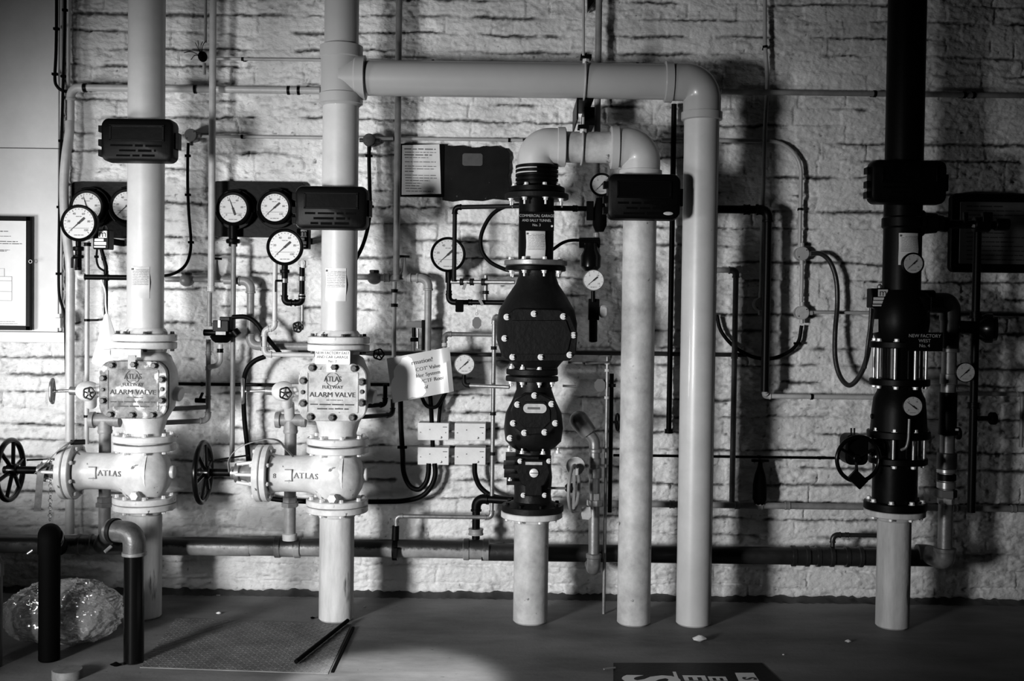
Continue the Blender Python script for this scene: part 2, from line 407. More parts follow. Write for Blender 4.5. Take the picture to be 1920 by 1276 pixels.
def gauge(px, py, d, rp, ang, label, rim='black_paint', dial='dial_white', stem=None, group=None, name='pressure_gauge', big=True, rimw=.2, flangeback=False, loc=None, stemm='black_paint'):
    c = P(px, py, d); R = rp*s(d); root = T(name, label, 'gauge', c+Vector((0, 0, -R)), group)
    th = R*.55
    mb = MB().lathe(c+Vector((0, th, 0)), FR, [(0, R*.7), (th*.1, R*.93), (th*.75, R*.95), (th*.8, R), (th*1.05, R), (th*1.15, R*.93), (th*1.08, R*(1-rimw)), (th*.95, R*(1-rimw))], 56)
    if flangeback:
        mb.lathe(c+Vector((0, th, 0)), FR, [(0, R*1.15), (.006, R*1.18), (.012, R*1.15)], 48)
        for k in range(3):
            t = PI/2+2*PI*k/3
            mb.torus(c+Vector((0, th*.4, 0)), FR, R*1.09, R*.07, 12, 8, t-.35, t+.35)
    B(mb, 'case', rim, root)
    rd = R*(1-rimw)*1.01; yf = c.y-th*.0
    B(MB().lathe((c.x, yf, c.z), FR, [(0, rd), (.0025, rd)], 48), 'dial', dial, root)
    yy = yf-.004; mk = MB()
    sp0, sp1 = math.radians(225), math.radians(-45)
    for k in range(21 if big else 9):
        t = sp0+(sp1-sp0)*k/(20 if big else 8); major = k % 4 == 0 if big else True
        a = Vector((math.cos(t), 0, math.sin(t))); L = rd*(.12 if major else .06)
        q = Vector((c.x, yy, c.z))+a*(rd*.93-L/2)
        mk.box(q, (L, .0006, rd*.028), Matrix.Rotation(-t, 3, 'Y'), bev=0)
    if big:
        for k, tx in enumerate(('0', '20', '40', '60', '80', '100')):
            t = sp0+(sp1-sp0)*k/5; mk.text(tx, (c.x+rd*.66*math.cos(t), yy, c.z+rd*.66*math.sin(t)), rd*.2)
        mk.box((c.x, yy, c.z-rd*.33), (rd*1.3, .0006, rd*.02), bev=0)
        rng = random.Random(int(px)); mk.bars(c.x-rd*.18, c.x+rd*.18, c.z+rd*.42, yy, rd*.05, rng); mk.bars(c.x-rd*.3, c.x+rd*.3, c.z-rd*.78, yy, rd*.06, rng)
    else:
        for tx, t in (('0', 3.9), ('5', 2.3), ('10', .85), ('15', -.6)): mk.text(tx, (c.x+rd*.62*math.cos(t), yy, c.z+rd*.62*math.sin(t)), rd*.24)
        mk.bars(c.x-rd*.3, c.x+rd*.3, c.z-rd*.7, yy, rd*.07, random.Random(int(px)))
    B(mk, 'markings', 'ink_soft', root, smooth=False)
    t = math.radians(ang); a = Vector((math.cos(t), 0, math.sin(t))); b = Vector((-a.z, 0, a.x)); o = Vector((c.x, yf-.006, c.z)); nd = MB()
    poly = [o+a*rd*.86, o+a*rd*.1+b*rd*.035, o-a*rd*.18+b*rd*.07, o-a*rd*.5+b*rd*.07, o-a*rd*.5-b*rd*.07, o-a*rd*.18-b*rd*.07, o+a*rd*.1-b*rd*.035]
    nd.ring_surf([[p+Vector((0, dy, 0)) for p in poly] for dy in (0, .0015)]); nd.cyl(o+Vector((0, .003, 0)), o+Vector((0, -.003, 0)), rd*.07, 14)
    B(nd, 'needle', 'ink', root)
    B(MB().lathe((c.x, yf-.011, c.z), FR, [(0, rd*1.01), (.002, rd*1.01)], 40), 'glass', 'thin_glass', root)
    if stem:
        for x1, y1, x2, y2, rr in stem:
            B(MB().cyl(P(x1, y1, d-.02), P(x2, y2, d-.02), rr*s(d)), 'stem', stemm, root)
    return root

# ================================================================== SETTING
def vn(x, z, sx, sz, seed):
    rg = np.random.RandomState(seed); X = x/sx+1000; Z = z/sz+1000
    xi = np.floor(X).astype(int); zi = np.floor(Z).astype(int); fx = X-xi; fz = Z-zi
    fx = fx*fx*(3-2*fx); fz = fz*fz*(3-2*fz); t = rg.rand(257, 257)
    g = lambda a, b: t[a % 257, b % 257]
    return (g(xi, zi)*(1-fx)+g(xi+1, zi)*fx)*(1-fz)+(g(xi, zi+1)*(1-fx)+g(xi+1, zi+1)*fx)*fz
def brick_wall():
    X0, X1, Z0, Z1, st = -3.1, 3.15, -.02, 3.35, .006
    xs = np.arange(X0, X1+st, st); zs = np.arange(Z0, Z1+st, st)
    x, z = np.meshgrid(xs, zs)
    zo, xo = z.copy(), x.copy()
    z = z+(vn(x, z, .5, .35, 1)-.5)*.018+(vn(x, z, .06, .05, 2)-.5)*.010+(vn(x, z, .02, .02, 12)-.5)*.005
    x = x+(vn(x, z, .2, .09, 3)-.5)*.03+(vn(x, z, .03, .03, 4)-.5)*.008
    CHT = .0865; row = np.floor((z+.02)/CHT).astype(int); fz = (z+.02)/CHT-row
    rg = np.random.RandomState(5); h = np.zeros_like(x); gr = np.zeros_like(x)
    dz = np.minimum(fz, 1-fz)*CHT; dxm = np.full_like(x, 9.); bid = np.zeros_like(row)
    for r in range(row.min(), row.max()+1):
        e = [X0-.5-rg.rand()*.2]; kind = rg.rand()
        while e[-1] < X1+.5: e.append(e[-1]+(.235 if rg.rand() < (.35 if kind < .45 else .85) else .118))
        e = np.array(e); mk = row == r; xx = x[mk]; i = np.searchsorted(e, xx)-1
        dxm[mk] = np.minimum(xx-e[i], e[i+1]-xx); bid[mk] = i+r*97
    rnd = rg.rand(20000); rnd2 = rg.rand(20000); rnd3 = rg.rand(20000); b = bid % 20000
    n1 = vn(x, z, .11, .03, 6); n2 = vn(x, z, .03, .012, 7); n3 = vn(x, z, .012, .008, 8); big = vn(xo, zo, .5, .4, 9)
    # horizontal ragged tears of the brick faces
    h += (rnd[b]-.5)*.008+(rnd2[b]-.5)*.05*(fz-.5)*CHT*2+(n1-.5)*.009*(.4+rnd3[b])+(n2-.5)*.009*(.3+1.2*rnd3[b])+(n3-.5)*.0048
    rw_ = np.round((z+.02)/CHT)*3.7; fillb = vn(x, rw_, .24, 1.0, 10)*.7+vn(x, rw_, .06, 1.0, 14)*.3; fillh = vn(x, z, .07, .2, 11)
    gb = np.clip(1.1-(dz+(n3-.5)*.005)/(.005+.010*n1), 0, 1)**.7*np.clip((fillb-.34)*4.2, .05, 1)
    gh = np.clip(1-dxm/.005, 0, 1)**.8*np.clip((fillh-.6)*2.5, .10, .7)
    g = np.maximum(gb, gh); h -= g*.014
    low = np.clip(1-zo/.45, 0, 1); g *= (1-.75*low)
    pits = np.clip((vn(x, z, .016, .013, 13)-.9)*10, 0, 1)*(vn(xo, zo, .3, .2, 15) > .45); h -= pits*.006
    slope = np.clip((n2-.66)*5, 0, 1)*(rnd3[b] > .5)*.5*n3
    dark_mask = np.clip(np.clip((g-.34)*1.7, 0, .93)+pits*.9+slope+np.clip(1-zo/.03, 0, 1)*.9, 0, 1)  # darker in joints, pits, some face streaks and along the wall foot
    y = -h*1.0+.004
    nz, nx = x.shape
    co = np.stack([xo, y, zo], -1).reshape(-1, 3).astype(np.float32)
    me = bpy.data.meshes.new('wall_back'); me.vertices.add(nx*nz); me.vertices.foreach_set('co', co.ravel())
    idx = np.arange(nx*nz).reshape(nz, nx); q = np.stack([idx[:-1, :-1], idx[:-1, 1:], idx[1:, 1:], idx[1:, :-1]], -1).reshape(-1, 4)
    me.loops.add(q.size); me.loops.foreach_set('vertex_index', q.ravel().astype(np.int32))
    me.polygons.add(len(q)); me.polygons.foreach_set('loop_start', np.arange(0, q.size, 4, dtype=np.int32)); me.polygons.foreach_set('loop_total', np.full(len(q), 4, dtype=np.int32))
    me.polygons.foreach_set('use_smooth', np.ones(len(q), dtype=bool))
    me.update(calc_edges=True)
    at = me.attributes.new('dark_mask', 'FLOAT', 'POINT'); at.data.foreach_set('value', dark_mask.ravel().astype(np.float32))
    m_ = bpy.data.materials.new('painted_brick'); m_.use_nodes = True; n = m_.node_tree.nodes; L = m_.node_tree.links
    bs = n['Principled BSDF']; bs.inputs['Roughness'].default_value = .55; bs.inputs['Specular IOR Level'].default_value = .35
    a = n.new('ShaderNodeAttribute'); a.attribute_name = 'dark_mask'; tc = n.new('ShaderNodeTexCoord')
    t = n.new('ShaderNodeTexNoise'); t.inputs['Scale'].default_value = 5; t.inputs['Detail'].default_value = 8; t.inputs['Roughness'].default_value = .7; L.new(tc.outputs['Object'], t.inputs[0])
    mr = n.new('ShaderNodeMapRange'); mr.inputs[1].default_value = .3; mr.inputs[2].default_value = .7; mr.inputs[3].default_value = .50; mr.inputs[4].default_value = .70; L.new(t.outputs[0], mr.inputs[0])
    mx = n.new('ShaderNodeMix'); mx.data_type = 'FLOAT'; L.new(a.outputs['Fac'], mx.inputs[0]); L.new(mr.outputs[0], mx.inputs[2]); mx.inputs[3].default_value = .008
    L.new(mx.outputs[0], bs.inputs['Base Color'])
    t2 = n.new('ShaderNodeTexNoise'); t2.inputs['Scale'].default_value = 130; t2.inputs['Detail'].default_value = 5
    mp = n.new('ShaderNodeMapping'); mp.inputs['Scale'].default_value = (.6, 1, 1); L.new(tc.outputs['Object'], mp.inputs[0]); L.new(mp.outputs[0], t2.inputs[0])
    bp = n.new('ShaderNodeBump'); bp.inputs['Strength'].default_value = .9; bp.inputs['Distance'].default_value = .004; L.new(t2.outputs[0], bp.inputs['Height']); L.new(bp.outputs[0], bs.inputs['Normal'])
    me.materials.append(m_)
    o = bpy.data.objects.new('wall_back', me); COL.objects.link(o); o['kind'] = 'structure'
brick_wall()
def floor():
    X0, X1, Y0, Y1 = -3.1, 3.15, -5.4, .03; nx, ny = 125, 110; v = []; f = []
    for j in range(ny+1):
        for i in range(nx+1):
            x = X0+(X1-X0)*i/nx; y = Y0+(Y1-Y0)*j/ny; v.append((x, y, 0))
    for j in range(ny):
        for i in range(nx): a = j*(nx+1)+i; f.append((a, a+1, a+nx+2, a+nx+1))
    me = bpy.data.meshes.new('floor'); me.from_pydata(v, [], f)
    m_ = bpy.data.materials.new('concrete'); m_.use_nodes = True; n = m_.node_tree.nodes; L = m_.node_tree.links; b = n['Principled BSDF']
    tc = n.new('ShaderNodeTexCoord')
    def noise(sc_, det, mp=None):
        t = n.new('ShaderNodeTexNoise'); t.inputs['Scale'].default_value = sc_; t.inputs['Detail'].default_value = det; t.inputs['Roughness'].default_value = .62
        if mp:
            q = n.new('ShaderNodeMapping'); q.inputs['Scale'].default_value = mp; L.new(tc.outputs['Object'], q.inputs[0]); L.new(q.outputs[0], t.inputs[0])
        else: L.new(tc.outputs['Object'], t.inputs[0])
        return t.outputs[0]
    a = noise(1.6, 7, (.6, 1.5, 1)); r = n.new('ShaderNodeMapRange'); r.inputs[1].default_value = .35; r.inputs[2].default_value = .66; r.inputs[3].default_value = .07; r.inputs[4].default_value = .19; L.new(a, r.inputs[0])
    c = noise(26, 4); r2 = n.new('ShaderNodeMapRange'); r2.inputs[1].default_value = .66; r2.inputs[2].default_value = .72; L.new(c, r2.inputs[0])
    mx = n.new('ShaderNodeMix'); mx.data_type = 'FLOAT'; L.new(r2.outputs[0], mx.inputs[0]); L.new(r.outputs[0], mx.inputs[2]); mx.inputs[3].default_value = .05
    L.new(mx.outputs[0], b.inputs['Base Color']); b.inputs['Roughness'].default_value = .62; b.inputs['Specular IOR Level'].default_value = .25
    bp = n.new('ShaderNodeBump'); bp.inputs['Strength'].default_value = .3; bp.inputs['Distance'].default_value = .004; L.new(noise(40, 5), bp.inputs['Height']); L.new(bp.outputs[0], b.inputs['Normal'])
    me.materials.append(m_); o = bpy.data.objects.new('floor', me); COL.objects.link(o); o['kind'] = 'structure'
floor()
# rubble skirt of crumbled mortar along the wall foot
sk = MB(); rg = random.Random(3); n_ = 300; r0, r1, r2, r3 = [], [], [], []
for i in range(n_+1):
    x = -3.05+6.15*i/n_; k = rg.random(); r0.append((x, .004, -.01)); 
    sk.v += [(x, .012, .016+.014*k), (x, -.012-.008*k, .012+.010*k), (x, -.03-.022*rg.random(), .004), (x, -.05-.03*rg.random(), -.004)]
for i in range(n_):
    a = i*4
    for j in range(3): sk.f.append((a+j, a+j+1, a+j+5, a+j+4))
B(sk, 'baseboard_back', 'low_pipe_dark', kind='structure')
# smooth white boarding on the left part of the wall
pa, pb = P(-130, 622, .05), P(112, 622, .05); top = 3.35
bd = MB(); zl = pb.z; xr = P(108, 400, .05).x
bd.box(((-3.1+xr)/2, -.022, (zl+P(50, 277, .05).z)/2-.001), (xr+3.1, .045, P(50, 277, .05).z-zl-.002), bev=.002)
bd.box(((-3.1+xr)/2, -.022, (top+P(50, 277, .05).z)/2+.001), (xr+3.1, .045, top-P(50, 277, .05).z-.002), bev=.002)
B(bd, 'trim_1', 'panel_white', kind='structure')
z0_, z1_ = P(60, 642, .06).z, P(60, 622, .06).z
B(MB().box(((-3.1+P(122, 630, .06).x)/2, -.03, (z0_+z1_)/2), (P(122, 630, .06).x+3.1, .06, z1_-z0_), bev=.003), 'trim_2', 'panel_white', kind='structure')
B(MB().box((-3.02, -2.75, .42), (1.06, .3, .84), bev=.01).box((-3.4, -1.3, .36), (.2, 2.56, .72), bev=.01), 'added_shade_wall', 'pipe_mid', kind='structure')  # added low L-shaped wall, out of view, to shade the lower left corner
# ================================================================== BIG PIPES
DM = .45
R6 = 33.5*s(DM)                       # six inch pipe radius
def wx(px, py, d=DM): return P(px, py, d).x
def wz(px, py, d=DM): return P(px, py, d).z
def V(x, y, z): return Vector((x, y, z))
X1, X2 = wx(272, 700), wx(634.5, 700)
def zz(py, px=450, d=DM): return P(px, py, d).z
def paper_on_pipe(name, label, cx, zc, w_, h_, rad, y, mt='paper', cat='notice', lean=0.0, parent=None):
    """sheet bent round a vertical pipe of radius rad, axis (cx,y)"""
    mb = MB(); n = 10; rows = 6
    grid = []
    for o_ in (0, .0012):
        for j in range(rows+1):
            for i in range(n+1):
                a = -(w_/2/rad)+(w_/rad)*i/n+lean; zq = zc-h_/2+h_*j/rows
                rr = rad+.004-o_+.003*math.sin(j*1.3+i*.4)
                grid.append((cx+rr*math.sin(a), y-rr*math.cos(a), zq))
    mb.v = grid; W_ = n+1; N = W_*(rows+1)
    for j in range(rows):
        for i in range(n):
            a = j*W_+i; mb.f.append((a, a+1, a+W_+1, a+W_)); mb.f.append((N+a, N+a+W_, N+a+W_+1, N+a+1))
    for i in range(n):
        mb.f.append((i, N+i, N+i+1, i+1)); t = rows*W_+i; mb.f.append((t, t+1, N+t+1, N+t))
    for j in range(rows):
        a = j*W_; mb.f.append((a, a+W_, N+a+W_, N+a)); a += n; mb.f.append((a, N+a, N+a+W_, a+W_))
    root = T(name, label, cat, (cx, y-rad, zc-h_/2)); B(mb, 'sheet', mt, root)
    wr = MB(); rng = random.Random(int(abs(cx)*100)); b0 = wr
    for k in range(12):
        z = zc+h_/2-.016-k*h_*.042
        x = -w_*.4+(w_*.18 if k == 0 else 0)
        while x < w_*.38:
            L = min(rng.uniform(.006, .02), w_*.4-x); xm = x+L/2; a = xm/rad+lean; rr = rad+.0095
            wr.box((cx+rr*math.sin(a), y-rr*math.cos(a), z), (L, .0006, .0016), Matrix.Rotation(a, 3, 'Z'), bev=0); x += L+.003
    wr.box((cx+(rad+.0095)*math.sin(-w_*.4/rad+lean), y-(rad+.0095)*math.cos(-w_*.4/rad+lean), zc+h_/2-.012), (.009, .0006, .009), bev=0)
    B(wr, 'writing', 'ink_soft', root, smooth=False); return root

# riser 1
def riser(cx, label, zbot, mat_, ztop=3.45):
    root = T('riser_pipe', label, 'pipe', (cx, -DM, zbot))
    B(MB().cyl((cx, -DM, zbot+.025), (cx, -DM, ztop), R6, 56), 'pipe', mat_, root)
    mb = MB().lathe((cx, -DM, zbot+.03), (0, 0, 1), [(0, R6*1.22), (.012, R6*1.2), (.03, R6*1.04)], 48); B(mb, 'weld_neck', 'valve_paint', root)
    flange(root, (cx, -DM, zbot), (0, 0, 1), .143, .032, 8, 'valve_paint', 'bolt_dark')
    return root
ZF = zz(641)                           # joint of riser and alarm valve
riser(X1, 'wide pale riser pipe at far left above the dark mottled alarm valve', ZF, 'riser_paint')
# riser 2 with tee fitting, branch and drop are separate things
ztee0, ztee1 = zz(200, 634), zz(84, 634)
riser(X2, 'pale riser pipe between tee fitting and the white alarm valve cover', ZF, 'riser_paint', ztee0+.03)
B(MB().cyl((X2, -DM, ztee1-.05), (X2, -DM, 3.5), R6*.95, 48), 'riser_pipe', 'grey_plastic', label='short length of grey riser pipe above the tee fitting', cat='pipe')
zb = zz(146, 690)
root = T('tee_fitting', 'grey tee fitting with pointed mitre joining riser to the horizontal overhead pipe', 'pipe fitting', (X2, -DM, ztee0))
r_ = R6*1.12; H = ztee1-ztee0
B(MB().lathe((X2, -DM, ztee0), (0, 0, 1), [(0, R6*1.02), (.01, r_*1.0), (.012, r_*1.08), (.055, r_*1.08), (.06, r_), (H-.065, r_), (H-.06, r_*1.06), (H-.008, r_*1.06), (H, R6*1.0)], 64), 'body', 'grey_plastic', root)
xe = wx(687, 146)
B(MB().lathe((X2, -DM, zb), (1, 0, 0), [(0, r_*1.03), (xe-X2-.05, r_*1.03), (xe-X2-.045, r_*1.09), (xe-X2-.004, r_*1.09), (xe-X2, R6)], 64), 'branch', 'grey_plastic', root)
# horizontal overhead pipe
xd = wx(1314, 330); Rb = .115; zd = zb
B(MB().cyl((xe-.06, -DM, zb), (xd-Rb-.03, -DM, zb), R6*.98, 56), 'overhead_pipe', 'grey_plastic', label='long horizontal grey pipe across the top from tee fitting to the right elbow', cat='pipe')
def elbow_big(name, label, c0, d1, d2, R, r, m, ex=.05, collar=1.09):
    """c0 = corner point; arms leave along d1 and d2"""
    c0 = Vector(c0); d1 = Vector(d1); d2 = Vector(d2)
    path, _ = fillet([c0+d1*(R+ex), c0, c0+d2*(R+ex)], R, 20)
    low = min(path, key=lambda p: p.z); root = T(name, label, 'pipe fitting', low)
    B(MB().tube(path, r, 48), 'bend', m, root)
    for d_ in (d1, d2):
        p = c0+d_*(R+ex-.028)
        B(MB().lathe(p, d_, [(0, r*.99), (.003, r*collar), (.036, r*collar), (.04, r*.95)], 48), 'collar', m, root)
    return root
elbow_big('pipe_elbow', 'large grey elbow at the upper right turning the overhead pipe down', (xd, -DM, zd), (-1, 0, 0), (0, 0, -1), .115, R6*1.04, 'grey_plastic')
B(MB().cyl((xd, -DM, -.002), (xd, -DM, zd-Rb-.03), R6*.97, 56), 'drop_pipe', 'riser_paint', label='tall pale drop pipe below the upper right elbow, standing on the floor', cat='pipe')
# gooseneck
xg1, xg2 = wx(1004, 400), wx(1199, 450); zg = zz(276, 1100)
elbow_big('pipe_elbow', 'grey elbow above the black grooved coupling, left bend of the gooseneck', (xg1, -DM, zg), (1, 0, 0), (0, 0, -1), .095, R6*1.04, 'riser_paint', .03, 1.06)
elbow_big('pipe_elbow', 'grey elbow above the black switch box, right bend of the gooseneck', (xg2, -DM, zg), (-1, 0, 0), (0, 0, -1), .095, R6*1.08, 'riser_paint', .035, 1.1)
B(MB().cyl((xg1+.10, -DM, zg), (xg2-.10, -DM, zg), R6*.86, 48), 'gooseneck_pipe', 'riser_worn', label='short worn horizontal pipe between the two gooseneck elbows', cat='pipe')
B(MB().cyl((xg2, -DM, -.002), (xg2, -DM, zg-.12), R6*.93, 56), 'drop_pipe', 'riser_worn', label='stained pale drop pipe below the gooseneck switch box, standing on the floor', cat='pipe')
def uclamp(label, cx, zc, rp, zt, zbo, drop=0):
    root = T('pipe_hanger', label, 'hanger', (cx, -DM-rp, zbo))
    y0 = -DM; pts = []
    for k in range(17):
        t = PI*.42-PI*.95*k/16
        pts.append(V(cx-.004*k/16, y0-(rp+.006)*math.cos(t), zc+(rp+.006)*math.sin(t)))
    B(MB().tube([V(cx, y0-rp*.55, zt)]+pts, .0055, 10), 'strap', 'conduit', root)
    B(MB().hexn((cx, y0-rp*.5, zc+rp*.80), (0, 0, 1), .017, .022), 'nut', 'bolt_steel', root)
    B(MB().box((cx, y0-rp*.45, zc+rp+.012), (.05, .06, .018)), 'bracket', 'black_paint', root)
    return root
uclamp('thin pale hanger strap with nut round the overhead pipe', wx(1097, 140), zz(150, 1097), R6, zz(104, 1097), zz(190, 1097))
B(MB().cyl(P(1094, 104, .52), P(1094.5, -60, .52), 2.6*s(.5), 10), 'hanger_rod', 'conduit', label='thin pale threaded rod hanging from above onto the overhead pipe clamp', cat='rod')
uclamp('thin pale hanger strap with nut round the gooseneck pipe', wx(1092, 276), zg, R6*.88, zz(222, 1093), zz(306, 1093))
b_ = MB(); q0 = P(1078, 197, .3); q1 = P(1108, 235, .3)
b_.box(((q0.x+.004), -.28, (q0.z+q1.z)/2), (.008, .36, q0.z-q1.z)); b_.box(((q0.x+q1.x)/2, -.28, q0.z), (q1.x-q0.x, .36, .008))
b_.box((q1.x-.01, -.22, (q0.z+q1.z)/2-.01), (.05, .24, (q0.z-q1.z)*.9))
B(b_, 'wall_bracket', 'black_paint', label='black channel bracket between overhead pipe and gooseneck', cat='bracket')
B(MB().plate([(P(1101, -30, .06).x, P(1101, -30, .06).z), (P(1102, 20, .06).x, P(1102, 20, .06).z), (P(1114, 4, .06).x, P(1114, 4, .06).z), (P(1117, -30, .06).x, P(1117, -30, .06).z)], -.07, .06), 'wall_bracket', 'black_paint', label='small black angle bracket at the top edge beside the hanger rod', cat='bracket')
# ================================================================== ALARM VALVES AND STOP VALVES (two look-alike columns)
def rsteps(px): return px*s(DM)
def dashes(mb, x0_, x1_, z, y, h, rng): mb.bars(x0_, x1_, z, y, h, rng)
def alarm_valve(cx, label, cm, textm, seed, tag=None):
    k = s(DM); z = lambda py: zz(py)
    root = T('alarm_valve', label, 'valve', (cx, -DM, z(828)))
    H = ZF-z(829)
    B(MB().lathe((cx, -DM, z(829)), (0, 0, 1), [(0, .09), (.02, .092), (.05, .086), (.10, .10), (.16, .135), (.25, .15), (.33, .145), (.40, .115), (H-.05, .09), (H, .09)], 56), 'body', 'valve_paint', root)
    flange(root, (cx, -DM, ZF-.035), (0, 0, 1), .143, .031, 8, 'valve_paint', 'bolt_dark', side=-1)
    flange(root, (cx, -DM, z(829)), (0, 0, 1), .143, .031, 8, 'valve_paint', 'bolt_steel')
    # neck carrying the cover
    zc = z(730)+.004; W_, H_ = 128*s(.63), 109*s(.63)
    nk = MB(); rings = []
    for y, sc_ in ((-DM+.02, .8), (-DM-.06, .9), (-DM-.125, .93)):
        rings.append([V(cx+(x-cx)*sc_, y, zc+(q-zc)*sc_) for x, q in rrect(cx, zc, W_, H_, .075)])
    nk.ring_surf(rings); B(nk, 'neck', 'valve_paint', root)
    yf = -DM-.165
    B(MB().plate(rrect(cx, zc, W_*.99, H_*.99, .06), yf+.022, .02), 'gasket_flange', 'black_matt', root)
    cv = B(MB().plate(rrect(cx, zc, W_, H_, .06), yf, .022, .005), 'cover', cm, root)
    pw, ph = W_*.74, H_*.69; rb = MB()
    for x0q, z0q, w_, h_ in ((cx, zc+ph/2, pw, .005), (cx, zc-ph/2, pw, .005), (cx-pw/2, zc, .005, ph), (cx+pw/2, zc, .005, ph)): rb.box((x0q, yf-.001, z0q), (w_, .006, h_))
    B(rb, 'raised_rim', cm, cv)
    tx = MB(); yt = yf-.0016
    tx.text('ATLAS', (cx, yt, zc+ph*.33), .034, ext=.05, sx=.8)
    tx.torus((cx, yt, zc+ph*.33), FR, .03, .0012, 30, 6)
    tx.text('FULLWAY', (cx, yt, zc+ph*.13), .021, ext=.05, sx=1.0)
    tx.text('ALARM VALVE', (cx, yt, zc-ph*.06), .031, ext=.05, sx=1.05)
    rng = random.Random(seed); tx.bars(cx-pw*.44, cx+pw*.44, zc-ph*.3, yt, .008, rng); tx.bars(cx-pw*.3, cx+pw*.32, zc-ph*.41, yt, .008, rng); tx.bars(cx-pw*.12, cx+pw*.2, zc-ph*.19, yt, .005, rng)
    B(tx, 'cast_lettering', textm, cv, smooth=False)
    for bx, bz in ((-.30, .425), (.02, .44), (.32, .425), (-.32, -.425), (0, -.43), (.30, -.425), (-.43, .2), (.43, .19), (-.43, -.19), (.43, -.17), (.435, .02), (-.435, 0)):
        small = abs(bz) < .05 and abs(bx) > .4
        bolt(cv, (cx+bx*W_, yf, zc+bz*H_), FR, .008 if small else .0135, .012 if small else .026, 'bolt_dark')
    B(MB().cyl((cx+.12, -DM, zc-.02), (cx+.172, -DM-.01, zc-.03), .034, 24), 'side_boss', 'valve_paint', root)
    if tag: tag(root, cx, zc, yf, W_, H_)
    return root
def tag1(root, cx, zc, yf, W_, H_):
    B(MB().box((cx-.03, yf-.004, zc+H_*.5+.035), (.135, .005, .036)), 'name_plate', 'tag_light', root)
    B(MB().box((cx-.002, yf-.010, zc+H_*.5-.005), (.034, .004, .06)), 'plate_tongue', 'pipe_mid', root)
    B(MB().cyl((cx-.15, yf+.05, zc+H_*.5+.036), (cx-.11, yf+.04, zc+H_*.5+.036), .015), 'plug', 'white_paint', root)
def tag2(root, cx, zc, yf, W_, H_):
    zt = zc+H_*.5+.028
    pl = B(MB().plate(rrect(cx, zt, .158, .062, .006), yf-.008, .005, .001), 'sign_plate', 'white_label', root)
    tx = MB(); y = yf-.0092
    tx.text('NEW FACTORY EAST', (cx, y, zt+.019), .0172, sx=.92); tx.text('AND CAR GARAGE', (cx, y, zt+.001), .0172, sx=.95); tx.text('No. 2', (cx, y, zt-.018), .0165)
    B(tx, 'lettering', 'ink', pl, smooth=False)
    B(MB().box((cx-.006, yf-.004, zc+H_*.44), (.04, .004, .045)), 'plate_tongue', 'white_label', root)
alarm_valve(X1, 'alarm valve with dark mottled square cover in the far left column', 'mottled_cover', 'ink', 4, tag1)
alarm_valve(X2, 'alarm valve with white bolted square cover and white name sign', 'white_cover', 'ink', 9, tag2)
def brl(x):
    pr = [(-.4, .084), (-.17, .0845), (-.13, .088), (-.10, .097), (-.07, .110), (-.03, .121), (.04, .124)]
    for (a, ra), (b, rb_) in zip(pr, pr[1:]):
        if a <= x <= b: return ra+(rb_-ra)*(x-a)/(b-a)
    return .1
